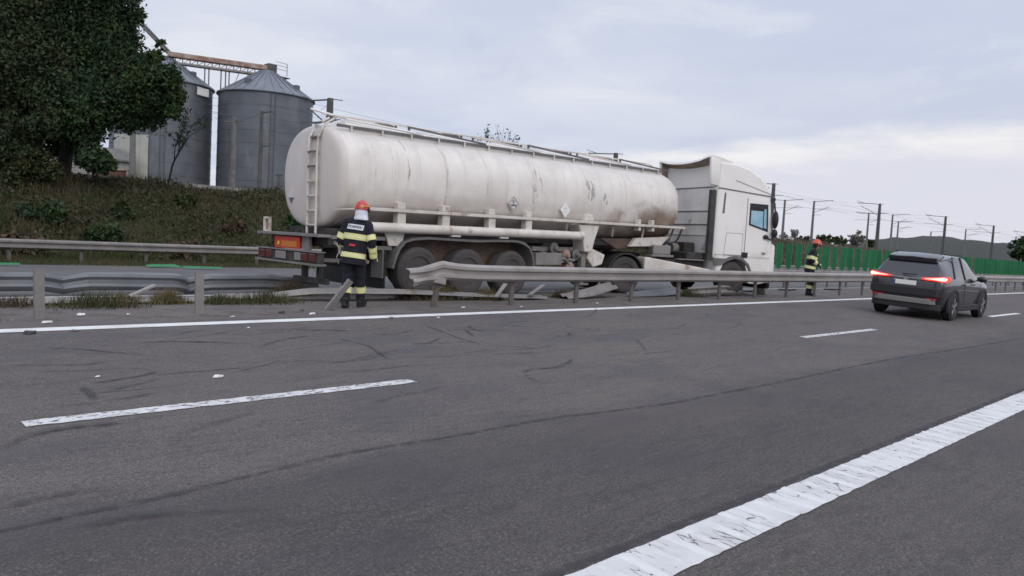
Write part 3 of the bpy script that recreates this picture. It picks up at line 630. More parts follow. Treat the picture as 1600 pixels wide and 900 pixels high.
# far median rail with green anti-glare slats, right of the truck
sg = thing('slatted_guardrail', 'median crash barrier carrying a row of upright green anti-glare slats', 'guardrail', (26, 13.9, 0.42))
loc = Vector((26, 13.9, 0.42)); xa = 24.0
while xa < 420:
    ln = 8.0 if xa < 90 else 30.0
    mb = MB(Matrix.Translation(-loc)); sweep_w(mb, [(xa, 13.9, 1.0), (xa + ln + .12, 13.9, 1.0)]); mb.build('beam', 'steel_dull', sg, smooth=35)
    mb = MB(Matrix.Translation(-loc)); mb.b2((xa, 13.93, 1.16), (xa + ln, 13.99, 1.20)); mb.build('slat_bar', 'steel_dull', sg)
    xa += ln
pm2 = post_mesh(0.76, 'post_brown')
for i in range(0, 150):
    if i > 40 and i % 4: continue
    link('post', pm2, sg, (-1.2 + 2.0 * i, 0.09, 0.0))
def slat_mesh():
    mb = MB(); n = 9; rings = []
    for i in range(n):
        v = i / (n - 1); hw = 0.155 if .08 < v < .95 else 0.125
        if v < .02: hw = .07
        rings.append([Vector((0.022 + 0.010 * math.cos(u * 2.4), u * hw, v * 0.98)) for u in (-1, -.5, 0, .5, 1)] + [Vector((0.0 + 0.010 * math.cos(u * 2.4), u * hw, v * 0.98)) for u in (1, .5, 0, -.5, -1)])
    mb.loft(rings); mb.b2((-.03, -.05, -.06), (.05, .05, .05)); return mb.mesh('slat', 'green', smooth=40)
slm = slat_mesh(); far_sl = MB()
xa = 27.3; i = 0
while xa < 330:
    if i < 150:
        s_ = link('slat', slm, sg, (xa - 26, 0.06, 0.79)); s_.rotation_euler = (random.uniform(-.05, .05), random.uniform(-.06, .06), -0.30 + random.uniform(-.12, .12))
    else:
        rot = Matrix.Rotation(-0.3, 3, 'Z'); far_sl.box((xa - 26, 0.06, 0.79 + .49), (.02, .3, .98), rot)
    xa += 0.85 + random.uniform(-.03, .03); i += 1
    if random.random() < .03: xa += .85
o = far_sl.build('slat', 'green', sg); o['kind'] = 'stuff'
# rail beyond the far carriageway
fg = thing('guardrail', 'grey crash barrier along the foot of the overgrown bank beyond the far carriageway', 'guardrail', (0, 27.4, 0.21))
loc = Vector((0, 27.4, 0.21)); xa = -14.0
while xa < 260:
    ln = 4.0 if xa < 30 else 20.0
    mb = MB(Matrix.Translation(-loc)); sweep_w(mb, [(xa, 27.4, .77), (xa + ln + .1, 27.395, .77)]); mb.build('beam', 'steel_dull', fg, smooth=35); xa += ln
pm3 = post_mesh(0.75, 'post_brown')
for i in range(0, 100):
    if i > 30 and i % 4: continue
    link('post', pm3, fg, (-13 + 2.0 * i + .5, 0.09, -0.05))

# green slats thrown onto the far carriageway, white fragments and scraps
GS = [((4.75, 24.9), 'leftmost, cut by the frame edge', 0.1, 1.0), ((9.35, 25.6), 'crossing another slat below the far rail', 0.35, 1.0), ((9.15, 25.0), 'under another slat below the far rail', -0.15, 1.0), ((10.1, 24.3), 'pointing at the tanker, right of two crossed ones', -0.2, 1.2), ((15.7, 25.2), 'lying beyond the tanker tail', -0.1, 2.0)]
for (a, b), lab, rz, ln in GS:
    mb = MB(); mb.loft([[Vector((x_, -.15 * q, 0)), Vector((x_, -.07 * q, .05)), Vector((x_, .07 * q, .05)), Vector((x_, .15 * q, 0)), Vector((x_, .07 * q, .03)), Vector((x_, -.07 * q, .03))] for x_, q in ((-.5 * ln, .6), (-.42 * ln, 1), (.42 * ln, 1), (.5 * ln, .6))])
    tag(mb.build('green_slat', 'green', None, loc=(a, b, gzf(a, b) + 0.04), rotz=rz), 'broken green slat on the far road, ' + lab, 'slat', 'green slats lying on the far road')
def shard(name, lab, cat, x, y, s, m, group, flat=.25, seed=0, z=None):
    rr = random.Random(seed); mb = MB(); n = 7
    ring = [(math.cos(6.283 * k / n) * s[0] * rr.uniform(.6, 1.1), math.sin(6.283 * k / n) * s[1] * rr.uniform(.6, 1.1)) for k in range(n)]
    mb.loft([[Vector((u, v, 0)) for u, v in ring], [Vector((u * .8 + .01, v * .8, flat * s[0] * rr.uniform(.5, 1.3))) for u, v in ring]])
    zz = gzf(x, y) if z is None else z
    return tag(mb.build(name, m, None, bevel=.004, loc=(x, y, zz + .006)), lab, cat, group)
FR = [((3.07, 6.95), (.07, .045), 'largest white fragment, alone in the fast lane left of centre', 'rail_mark'), ((3.0, 10.95), (.085, .05), 'white fragment in front of the first weed patch', 'rail_mark'),
      ((2.15, 7.35), (.03, .02), 'tiny white chip in the fast lane at far left', 'rail_mark'), ((7.86, 9.62), (.05, .03), 'white chip just below the edge line near the torn barrier end', 'rail_mark'),
      ((4.56, 9.45), (.03, .02), 'tiny white chip below the edge line left of centre', 'rail_mark'), ((4.75, 10.35), (.05, .03), 'pale chip on the median edge right of the second lone post', 'rail_mark'),
      ((2.46, 10.35), (.09, .04), 'pale flake at the foot of the leftmost lone post', 'rail_mark'), ((3.55, 10.9), (.04, .03), 'white chip between the two lone posts', 'rail_mark'),
      ((9.2, 10.55), (.07, .03), 'white flake at the foot of the first barrier post', 'rail_mark'), ((10.6, 10.45), (.05, .03), 'pale flake below the near rail under the second wheel', 'rail_mark'),
      ((13.1, 10.6), (.05, .03), 'pale flake below the near rail under the landing leg', 'rail_mark'), ((1.75, 11.3), (.06, .03), 'pale flake at the left edge of the median', 'rail_mark'),
      ((6.0, 10.35), (.09, .03), 'flat pale flake in front of the leaning post', 'rail_mark'), ((2.0, 10.6), (.08, .05), 'dark scrap left of the leftmost lone post', 'rubber'),
      ((2.15, 9.68), (.11, .07), 'black clump of debris on the edge line at far left', 'rubber'), ((2.6, 9.72), (.06, .04), 'grey lump on the edge line right of the black clump', 'grey'),
      ((7.0, 9.72), (.08, .04), 'grey lump on the edge line right of the nearer firefighter', 'grey'), ((5.6, 10.55), (.09, .03), 'dark scrap on the median left of the leaning post', 'rubber'),
      ((6.05, 10.75), (.07, .03), 'small dark scrap beside the leaning post', 'rubber'), ((8.95, 7.75), (.05, .04), 'dark lump in the fast lane below the trailer wheels', 'rubber')]
for i, ((x, y), s_, lab, m_) in enumerate(FR):
    shard('debris_piece', lab, 'debris', x, y, (s_[0] * .8, s_[1] * .8), m_, 'crash debris on the road', .35, i)
FR2 = random.Random(5); mb = MB()
for i in range(80):
    x, y = FR2.uniform(1, 26), FR2.choice((FR2.uniform(10.1, 13.1), FR2.uniform(10.3, 12), FR2.uniform(7.5, 10)))
    s_ = FR2.uniform(.006, .020); z = gzf(x, y) if y < 10.45 else .437
    mb.loft([[Vector((x + math.cos(q) * s_ * FR2.uniform(.6, 1.3), y + math.sin(q) * s_, z)) for q in (0, 1.5, 3, 4.5)], [Vector((x + math.cos(q) * s_ * .6, y + math.sin(q) * s_ * .6, z + s_ * .6)) for q in (0, 1.5, 3, 4.5)]])
tag(mb.build('grit', 'lamp_grey'), 'fine pale grit scattered over the median and fast lane', 'grit', kind='stuff')
mb = MB(); mb.b2((-.5, -.03, 0), (.6, .03, .05)); mb.b2((-.1, -.2, 0), (.05, .2, .04))
for a, b, z_, lab in ((23.5, 12.6, .44, 'black scrap of trim on the ground ahead of the truck'), (26.8, 12.9, .44, 'dark strip of trim on the median left of the farther firefighter'), (30.5, 12.8, .44, 'dark strip of trim on the median right of the farther firefighter')):
    c = mb.build('trim_scrap', 'black', None, bevel=.008, loc=(a, b, z_), rotz=random.uniform(-.3, .3)); tag(c, lab, 'debris', 'trim scraps ahead of the truck')
shard('hose_bundle', 'black lump of torn parts beside the front wheel of the truck', 'debris', 22.6, 11.75, (.32, .16), 'rubber', None, .9, 77, .44)

# ------------------------------------------------------------------ tanker truck
def tank_mat():
    m = bpy.data.materials.new('tank_white_dusty'); m.use_nodes = True; t, b = NT(m)
    g = t.nodes.new('ShaderNodeTexCoord'); sp = t.nodes.new('ShaderNodeSeparateXYZ'); t.links.new(g.outputs['Object'], sp.inputs[0])
    def noi(sc, st=(1, 1, 1), det=5):
        n = t.nodes.new('ShaderNodeTexNoise'); n.inputs['Scale'].default_value = sc; n.inputs['Detail'].default_value = det; n.inputs['Roughness'].default_value = .62
        mp = t.nodes.new('ShaderNodeMapping'); mp.inputs['Scale'].default_value = st; t.links.new(g.outputs['Object'], mp.inputs[0]); t.links.new(mp.outputs[0], n.inputs['Vector']); return n.outputs[0]
    def mr(v, a, c, lo=0., hi=1.):
        n = t.nodes.new('ShaderNodeMapRange'); n.interpolation_type = 'SMOOTHSTEP'; t.links.new(v, n.inputs[0])
        for i, q in enumerate((a, c, lo, hi)): n.inputs[i + 1].default_value = q
        return n.outputs[0]
    def mm(op, a, c):
        n = t.nodes.new('ShaderNodeMath'); n.operation = op
        for i, v in enumerate((a, c)):
            if isinstance(v, (int, float)): n.inputs[i].default_value = v
            else: t.links.new(v, n.inputs[i])
        return n.outputs[0]
    cur = [None]
    def mx(f, c):
        n = t.nodes.new('ShaderNodeMix'); n.data_type = 'RGBA'; t.links.new(f, n.inputs[0])
        if cur[0] is None: n.inputs[6].default_value = (0.765, 0.72, 0.67, 1)
        else: t.links.new(cur[0], n.inputs[6])
        n.inputs[7].default_value = (*c, 1); cur[0] = n.outputs[2]
    mx(mr(noi(.8), .40, .65), (0.685, 0.64, 0.59))
    mx(mm('MULTIPLY', mr(noi(1.6, (2.6, .25, .25)), .48, .68), .42), (0.56, 0.51, 0.46))          # rain streaks
    mx(mm('MULTIPLY', mr(noi(2.2, (4.5, .3, .22), 3), .60, .72), .45), (0.42, 0.32, 0.25))         # rust runs
    mx(mm('MULTIPLY', mr(noi(3.1, (1, 1, 1), 6), .58, .72), .42), (0.50, 0.46, 0.43))              # stains
    zz = mm('ADD', sp.outputs[2], mr(noi(1.1, (.7, 1, 1)), .3, .7, -.25, .25))
    mx(mm('MULTIPLY', mr(zz, 2.45, 1.45), .85), (0.46, 0.395, 0.355))
    mx(mm('MULTIPLY', mr(sp.outputs[0], .44, .34), mr(noi(1.7, (1, 1, .5)), .25, .7, .6, 1.0)), (0.60, 0.535, 0.49))                     # dust on the rear dome                              # road dirt thrown up the lower side
    fr = mm('MULTIPLY', mr(mm('ADD', sp.outputs[0], mr(noi(1.3), .3, .7, -.8, .8)), 8.0, 9.8), mr(zz, 2.62, 1.85))
    mx(mm('MULTIPLY', fr, .95), (0.22, 0.15, 0.11))                                               # spray from the drive wheels
    mx(mm('MULTIPLY', mr(mm('ADD', sp.outputs[2], mr(noi(2.0, (.6, 1, 1)), .3, .7, -.15, .15)), 2.85, 3.2), .55), (0.50, 0.475, 0.45))   # dusty grey along the crown, painted in to dull its skylight
    for cx, hw, st_ in ((.98, .03, .5), (1.42, .05, .35), (1.78, .035, .9), (2.75, .05, .55), (3.9, .04, .4), (5.35, .05, .45), (6.9, .04, .35)):
        wq = mm('SUBTRACT', 1.0, mr(mm('ABSOLUTE', mm('SUBTRACT', mm('ADD', sp.outputs[0], mr(noi(2.5), .3, .7, -.03, .03)), cx), 0.0), 0.0, hw))
        mx(mm('MULTIPLY', mm('MULTIPLY', wq, mr(noi(1.6, (.3, 1, 1.4)), .38, .58)), st_), (0.36, 0.26, 0.20))
    # scuffs from the crash: two dark smeared spots
    for (cx, cz, rx_, rz_) in ((5.45, 2.62, .22, .45), (7.35, 2.62, .30, .34), (7.9, 2.45, .25, .2)):
        q = mm('ADD', mm('POWER', mm('DIVIDE', mm('SUBTRACT', sp.outputs[0], cx), rx_), 2.0), mm('POWER', mm('DIVIDE', mm('SUBTRACT', sp.outputs[2], cz), rz_), 2.0))
        mx(mm('MULTIPLY', mm('MULTIPLY', mr(q, 1.0, .3), mr(noi(6.5, (1.6, 1, .6), 6), .50, .60)), .7), (0.22, 0.21, 0.21))
    t.links.new(cur[0], b.inputs['Base Color']); b.inputs['Roughness'].default_value = 0.5; b.inputs['Specular IOR Level'].default_value = 0.4
    return m
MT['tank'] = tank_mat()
tk = thing('tanker_truck', 'dusty white tanker truck with red rear board, its cab turned towards the torn barrier', 'tanker truck', (7.60, 12.60, 0.44), R(-1.0))
PT = Matrix.Translation((3.5, 0, .5)) @ Matrix.Rotation(R(-0.9), 4, 'Y') @ Matrix.Translation((-3.5, 0, -.5))
def T(): return MB(PT)
def tring(x, s=1.0, n=56, ex=2.35, a=1.2, b_=1.02, zc=2.37):
    out = []
    for k in range(n):
        th = 2 * math.pi * k / n; c, q = math.cos(th), math.sin(th)
        out.append(Vector((x, 1.25 + s * a * math.copysign(abs(c) ** (2 / ex), c), zc + s * b_ * math.copysign(abs(q) ** (2 / ex), q))))
    return out
TR = 0.27
mb = T(); rings = []
for x_, s_ in ((-.02, .05), (-.016, .45), (-.006, .72), (.008, .86), (.022, .925), (.045, .962), (.075, .985), (.11, .997), (.16, 1.0), (.20, 1.0), (.205, 1.007), (.235, 1.007), (.24, 1.0)): rings.append(tring(x_ + TR, s_))
for x_ in np.linspace(.75, 11.0, 27): rings.append(tring(x_, 1.0))
for x_, s_ in ((11.12, .99), (11.28, .955), (11.42, .88), (11.52, .75), (11.58, .5), (11.60, .1)): rings.append(tring(x_, s_))
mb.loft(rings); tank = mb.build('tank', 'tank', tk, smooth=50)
for x_ in (.64, 2.1, 3.9, 5.65, 7.45, 9.2, 10.95):
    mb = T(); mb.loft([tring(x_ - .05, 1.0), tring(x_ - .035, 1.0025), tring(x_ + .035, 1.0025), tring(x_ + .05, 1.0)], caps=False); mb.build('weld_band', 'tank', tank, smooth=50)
def diamond(c, r, th, ax, m, name, parent, lab=None, low=None):
    mb = T(); f = (lambda u, v, w_: Vector((c[0] + u, c[1] + w_, c[2] + v))) if ax == 'y' else (lambda u, v, w_: Vector((c[0] + w_, c[1] + u, c[2] + v)))
    mb.prism([(0, -r), (r, 0), (0, r), (-r, 0)], f, 0, th); o = mb.build(name, m, parent, bevel=.006)
    if lab: o['label'] = lab
    return o, f
MT['placard'] = mat('placard_faded', (0.62, 0.60, 0.57), 0.5, col2=(0.54, 0.51, 0.48), scale=6)
pz, f = diamond((4.72, .045, 2.09), .185, -.012, 'y', 'placard', 'placard', tank, 'grey edged diamond placard with a dark fish and tree mark')
mb = T()
for a, b in (((0, -.155), (.155, 0)), ((.155, 0), (0, .155)), ((0, .155), (-.155, 0)), ((-.155, 0), (0, -.155))): mb.bar(f(*a, -.0135), f(*b, -.0135), .003, .016, up=(0, 1, 0))
mb.prism([(-.10, -.035), (-.05, -.06), (.03, -.05), (.09, -.075), (.075, -.04), (.10, -.015), (.03, -.03), (-.04, -.02)], lambda u, v, q: f(u, v, q), -.012, -.016)
mb.bar(f(.0, -.03, -.014), f(-.01, .09, -.014), .003, .02, up=(0, 1, 0)); mb.bar(f(-.005, .02, -.014), f(.055, .075, -.014), .003, .012, up=(0, 1, 0)); mb.bar(f(-.005, .035, -.014), f(-.06, .07, -.014), .003, .012, up=(0, 1, 0))
mb.build('placard_mark', 'text', tank)
pz, f = diamond((6.45, .03, 2.03), .185, -.02, 'y', 'plate', 'placard', tank, 'plain white diamond placard with a faint mark')
MT['faint'] = mat('faint_print', (0.62, 0.61, 0.60), 0.6)
mb = T(); mb.bar(f(-.05, .05, -.021), f(.05, .05, -.021), .003, .03, up=(0, 1, 0)); mb.bar(f(-.03, -.05, -.021), f(.03, -.05, -.021), .003, .03, up=(0, 1, 0)); mb.build('placard_mark', 'faint', tank)
pz, f = diamond((.27, 1.98, 2.0), .17, -.012, 'x', 'placard', 'placard', tank, 'white diamond placard with black lower corner')
mb = T(); mb.prism([(0, -.168), (.11, -.045), (-.11, -.045)], lambda u, v, q: f(u, v, q), -.013, -.017); mb.build('placard_mark', 'text', tank)
# rear ladder, following the dome up to the walkway
ld = thing('ladder', None, None); ld.parent = tk
for yy in (.86, 1.20):
    mb = T(); mb.tube([(.20, yy, 1.25), (.19, yy, 2.8), (.21, yy, 3.12), (.33, yy - .02, 3.38), (.60, yy - .06, 3.56)], (.032, .022), 8); mb.build('stile', 'cream', ld, smooth=40)
for i in range(8):
    z_ = 1.42 + .285 * i; x_ = .19 if z_ < 2.9 else (.19 + (z_ - 2.9) * .18)
    mb = T(); mb.bar((x_, .87, z_), (x_, 1.19, z_), .05, .032); mb.build('rung', 'grey' if z_ > 2.4 else 'cream', ld)
# walkway on top: coaming, dark rail, tabs and the folded handrail
wk = thing('walkway', None, None); wk.parent = tk
mb = T(); mb.prism([(.60, 3.22), (.60, 3.36), (.86, 3.50), (1.64, 3.50), (1.90, 3.36), (1.90, 3.22)], lambda u, v, q: Vector((q, u, v)), .75, 11.0); mb.build('coaming', 'white', wk, bevel=.02, smooth=30)
mb = T(); mb.b2((.45, .545, 3.335), (11.1, .598, 3.385)); mb.build('side_bar', 'grey', wk)
for i in range(15):
    x_ = .75 + .72 * i
    mb = T(); mb.b2((x_ - .02, .525, 3.22), (x_ + .02, .543, 3.37)); mb.b2((x_ - .025, .543, 3.20), (x_ + .025, .62, 3.24)); mb.build('bracket', 'cream', wk, bevel=.006)
for i in range(6):
    x_ = .5 + 1.78 * i
    mb = T(); mb.bar((x_, .80, 3.56), (x_ + 2.0, .57, 3.40), .05, .035); mb.build('folded_rail', 'cream' if i % 2 == 0 else 'grey', wk)
    mb = T(); mb.b2((x_ + .02, .80, 3.46), (x_ + .06, .84, 3.575)); mb.build('hinge_post', 'grey', wk)
mb = T(); mb.tube([(.3, .90, 3.585), (10.9, .92, 3.57), (11.5, .98, 3.40), (11.75, 1.0, 3.05)], .018, 8); mb.build('top_rail', 'cream', wk, smooth=40)
mb = T(); mb.tube([(.12, 1.02, 3.66), (.8, .75, 3.52), (2.3, .58, 3.42)], .024, 8); mb.build('top_rail', 'white', wk, smooth=40)
for x_ in (1.9, 3.7, 5.6, 7.4, 9.2):
    mb = T(); mb.lathe((x_, 1.25, 3.49), (0, 0, 1), [(0, .27), (.08, .27), (.10, .24), (.13, .05)], 20); mb.lathe((x_ + .2, 1.0, 3.5), (0, 0, 1), [(0, .03), (.09, .03)], 8); mb.build('manhole', 'grey', wk, smooth=40)
# side: catwalk rail, its brackets, the long hose tube
mb = T(); mb.prism([(.10, 1.72), (.55, 1.765), (.9, 1.80), (11.45, 1.80), (11.5, 1.76), (11.45, 1.735), (.6, 1.735)], lambda u, v, q: Vector((u, q, v)), -.06, .12); mb.build('side_rail', 'cream', tk, bevel=.008)
for x_, wd_, b_ in ((1.62, .20, 1.36), (2.75, .20, 1.36), (4.05, .20, 1.36), (5.20, .20, 1.36), (9.4, .10, 1.62), (10.0, .10, 1.62)):
    mb = T(); mb.b2((x_ - wd_ / 2, -.02, b_), (x_ + wd_ / 2, .16, 1.733)); mb.b2((x_ - wd_ / 2 + .01, -.01, 1.802), (x_ + wd_ / 2 - .01, .16, 1.93)); mb.build('support_bracket', 'cream', tk, bevel=.015)
mb = T(); mb.tube([(.55, -.01, 1.42), (6.95, -.01, 1.42)], .10, 16); mb.build('hose_tube', 'cream', tk, smooth=40)
mb = T(); mb.lathe((6.95, -.01, 1.42), (1, 0, 0), [(0, .115), (.10, .115), (.13, .08), (.14, .02)], 16); mb.build('hose_cap', 'cream', tk, smooth=40)
mb = T(); mb.prism([(1.32, 1.34), (1.80, 1.34), (1.72, 1.06), (1.42, 1.06)], lambda u, v, q: Vector((u, q, v)), .11, .16); mb.build('bracket', 'cream', tk, bevel=.01)
for x_ in (2.9, 4.3):
    mb = T(); mb.b2((x_, -.03, 1.285), (x_ + .26, .06, 1.325)); mb.build('lamp', 'plate', tk, bevel=.01)
# big gusset above the landing leg
mb = T(); mb.prism([(6.95, 1.70), (7.75, 1.70), (7.58, 1.30), (7.50, 1.02), (7.22, 1.02), (7.15, 1.30)], lambda u, v, q: Vector((u, q, v)), .0, .40); mb.prism([(7.2, 1.80), (7.55, 1.80), (7.5, 1.96), (7.25, 1.96)], lambda u, v, q: Vector((u, q, v)), .02, .2)
mb.build('leg_gusset', 'cream', tk, bevel=.03)
for x_ in (6.6, 8.4, 9.7):
    mb = T(); mb.bar((x_, .08, 1.72), (x_ + .16, .25, 1.45), .05, .04); mb.build('strut', 'cream', tk)
# chassis, rear gear
mb = T()
for yy in (.72, 1.70): mb.b2((.25, yy - .06, .98), (7.4, yy + .06, 1.30)); mb.b2((7.4, yy - .06, 1.12), (11.2, yy + .06, 1.34))
for x_ in (.4, 1.5, 2.8, 4.1, 5.5, 7.0, 9.0): mb.b2((x_, .66, 1.02), (x_ + .10, 1.76, 1.26))
mb.b2((.3, .4, 1.20), (11.2, 2.1, 1.37))
mb.build('chassis', 'chassis', tk)
mb = T(); mb.prism([(8.2, 1.38), (11.0, 1.42), (11.35, 1.75), (10.9, 1.15), (8.9, 1.10)], lambda u, v, q: Vector((u, q, v)), .35, 2.15); mb.build('front_plate', 'rim', tk, bevel=.03)
mb = T(); mb.prism([(9.3, 1.18), (10.7, 1.22), (11.1, 1.50), (9.55, 1.42)], lambda u, v, q: Vector((u, q, v)), .20, .34); mb.build('front_plate', 'cream', tk, bevel=.02)
mb = T(); mb.b2((-.22, .0, 1.195), (.05, 2.5, 1.245)); mb.build('rear_platform', 'steel_dull', tk)
mb = T(); mb.b2((.05, .1, 1.05), (.16, 2.4, 1.19)); mb.build('cross_beam', 'chassis', tk)
bp = thing('rear_bumper', None, None); bp.parent = tk
mb = T(); mb.b2((-.20, .02, .70), (-.08, 2.48, .895)); mb.build('lamp_beam', 'chassis', bp)
mb = T(); mb.b2((-.24, -.02, .655), (-.05, 2.55, .692)); mb.build('lower_bar', 'steel_dull', bp)
mb = T(); mb.b2((-.23, .0, .90), (-.06, 2.5, .918)); mb.build('upper_bar', 'steel_dull', bp)
for y0, y1, m_ in ((2.16, 2.40, 'lamp_red'), (1.86, 2.10, 'lamp_red'), (1.26, 1.68, 'lamp_grey'), (.40, .62, 'lamp_red'), (.66, .90, 'lamp_grey'), (.10, .34, 'lamp_red')):
    mb = T(); mb.b2((-.228, y0, .725), (-.201, y1, .875)); mb.build('tail_lamp', m_, bp, bevel=.012)
mb = T(); mb.b2((-.16, .82, .935), (-.13, 1.84, 1.165)); o = mb.build('hazard_board', 'red_board', tk); o['label'] = 'red rear board with orange middle'
mb = T(); mb.b2((-.166, .92, .965), (-.161, 1.55, 1.08)); mb.build('board_middle', 'orange', o)
mb = T(); mb.lathe((-.167, 1.66, 1.03), (-1, 0, 0), [(0, .045), (.004, .045)], 14); mb.build('board_dot', 'yellow', o)
mb = T(); mb.b2((-.12, .52, .93), (-.06, .80, 1.19)); mb.build('mount_plate', 'steel_dull', tk)
mb = T()
for a, b in (((2.15, 1.26), (2.15, 1.52)), ((2.38, 1.26), (2.38, 1.52)), ((2.13, 1.52), (2.40, 1.52)), ((2.13, 1.26), (2.40, 1.26))): mb.bar((-.12, a[0], a[1]), (-.12, b[0], b[1]), .04, .045, up=(1, 0, 0))
fr_ = mb.build('marker_frame', 'cream', tk); mb = T(); mb.b2((-.10, 2.18, 1.29), (-.08, 2.36, 1.49)); mb.build('frame_back', 'rust', fr_)
for yy in (.42, 1.0): mb = T(); mb.b2((.02, yy - .05, .32), (.12, yy + .05, .70)); mb.build('underrun_leg', 'chassis', tk)
mb = T(); mb.b2((.0, .1, .30), (.1, 1.35, .40)); mb.build('underrun_bar', 'chassis', tk)
for a, b in (((.1, .15, 1.15), (1.0, .2, .72)), ((.15, .45, .75), (1.1, .5, .72)), ((.1, .1, 1.20), (1.3, .1, 1.20))): mb = T(); mb.bar(a, b, .06, .07); mb.build('strut', 'steel_dull', tk)
mb = T(); mb.b2((.55, .5, .62), (1.2, 1.2, 1.0)); mb.build('underbody_box', 'chassis', tk, bevel=.03)  # dark box added to blacken the space under the trailer rear
# wheels
def tyre_mesh(r, w_, m):
    mb = MB(); h = w_ / 2
    mb.lathe((0, 0, 0), (0, -1, 0), [(-h + .03, r * .58), (-h, r * .64), (-h, r * .88), (-h + .03, r * .965), (-h + .06, r), (-.055, r), (-.05, r - .015), (-.04, r - .015), (-.035, r), (.035, r), (.04, r - .015), (.05, r - .015), (.055, r), (h - .06, r), (h - .03, r * .965), (h, r * .88), (h, r * .80), (h + .006, r * .78), (h, r * .76), (h, r * .64), (h - .03, r * .58)], 40)
    return mb.mesh('tyre', m, smooth=30)
def rim_mesh(r, w_, m, deep):
    mb = MB(); h = w_ / 2; q = r * .585
    mb.lathe((0, 0, 0), (0, -1, 0), [(-h + .04, q), (h - .03, q), (h - .02, q - .012), (h - .05, q - .03), (h - deep, q - .05), (h - deep - .01, .15), (h - deep + .05, .14), (h - deep + .10, .11), (h - deep + .12, .04), (h - deep + .12, .005)], 32)
    for k in range(10):
        a = 2 * math.pi * k / 10; mb.lathe((.19 * math.cos(a), -(h - deep), .19 * math.sin(a)), (0, -1, 0), [(-.01, .02), (.03, .018), (.035, .008)], 6)
    return mb.mesh('rim', m, smooth=30)
ty, ri = tyre_mesh(.515, .385, 'tyre'), rim_mesh(.515, .385, 'rim', .13)
def wheel(parent, loc, ty_, ri_, steer=0.0, flip=False):
    wh = bpy.data.objects.new('wheel', None); COL.objects.link(wh); wh.parent = parent; wh.location = loc; wh.rotation_euler = (0, random.uniform(0, 6), steer + (math.pi if flip else 0))
    link('tyre', ty_, wh); link('rim', ri_, wh); return wh
for k in range(3):
    for yy, fl_ in ((.20, False), (2.30, True)): wheel(tk, (2.12 + 1.31 * k, yy, .515), ty, ri, 0, fl_)
    mb = MB(); mb.tube([(2.12 + 1.31 * k, .3, .515), (2.12 + 1.31 * k, 2.2, .515)], .075, 10); mb.build('axle', 'chassis', tk)
# long mudguard over the three axles
arc = [(1.42, .62), (1.47, .80), (1.56, 1.0), (1.70, 1.15), (1.90, 1.235), (2.3, 1.265), (3.3, 1.24), (3.7, 1.235), (4.2, 1.255), (4.85, 1.26), (5.10, 1.21), (5.28, 1.09), (5.38, .93), (5.43, .75), (5.44, .60)]
mb = T(); inn = [(x_ + (.045 if i < 5 else (-.045 if i > 9 else 0)), z_ - (.05 if 3 < i < 11 else .015)) for i, (x_, z_) in enumerate(arc)]
n_ = len(arc); vs = []
for yy in (-.02, .42):
    vs += [(x_, yy, z_) for x_, z_ in arc] + [(x_, yy, z_) for x_, z_ in inn]
fs = []
for i in range(n_ - 1):
    a, b, c, d_ = i, i + 1, n_ + i, n_ + i + 1; q = 2 * n_
    fs += [(a, b, d_, c), (a + q, c + q, d_ + q, b + q), (a, a + q, b + q, b), (c, d_, d_ + q, c + q)]
fs += [(0, n_, n_ + 2 * n_, 2 * n_), (n_ - 1, 3 * n_ - 1, 4 * n_ - 1, 2 * n_ - 1)]
mb.add(vs, fs); mb.build('mudguard', 'grey', tk, smooth=30)
mb = T(); mb.b2((1.26, .02, .20), (1.29, 2.48, 1.0)); mb.build('underbody_flap', 'black', tk)  # full-width black sheet added to keep the underside of the trailer dark
mb = T(); mb.b2((1.20, .0, .42), (1.23, .40, .98)); mb.b2((1.0, .02, .98), (1.42, .42, 1.05)); mb.build('underbody_flap', 'grey', tk)
mb = T(); mb.b2((1.5, .44, .42), (5.4, .50, 1.25)); mb.build('inner_panel', 'rim', tk)
# under the middle of the trailer
mb = T(); mb.b2((5.55, .05, .68), (6.45, .55, .98)); mb.build('underbody_box', 'steel_dull', tk, bevel=.02)
mb = T(); mb.b2((5.55, .2, 1.02), (7.0, .5, 1.12)); mb.build('rack', 'steel_dull', tk)
for i, (x_, z_) in enumerate(((6.65, .92), (7.0, .95), (6.8, .62), (6.2, 1.1))): mb = T(); mb.lathe((x_, .12, z_), (0, -1, 0), [(-.3, .11), (-.02, .11), (0, .14), (.03, .14), (.05, .08), (.12, .05), (.13, .01)], 14); mb.build('valve', 'grey' if i % 2 else 'rust', tk, smooth=35)
mb = T(); mb.tube([(5.9, .3, 1.0), (6.3, .1, .86), (6.9, .12, .80), (7.3, .2, .95)], .05, 8); mb.tube([(6.5, .1, .95), (6.9, .08, .55), (7.15, .08, .35)], .03, 8); mb.build('pipe', 'steel_dull', tk, smooth=40)
for yy in (.22, 2.28):
    mb = T(); mb.b2((7.28, yy - .07, .42), (7.44, yy + .07, 1.05)); mb.b2((7.31, yy - .05, .22), (7.41, yy + .05, .42)); mb.b2((7.18, yy - .12, .17), (7.54, yy + .12, .22)); mb.build('landing_leg', 'steel_dull', tk, bevel=.01)
mb = T(); mb.prism([(7.55, 1.15), (8.2, .95), (8.1, .70), (7.75, .62), (7.5, .85)], lambda u, v, q: Vector((u, q, v)), .15, .6); mb.build('deflector', 'cream', tk, bevel=.03)

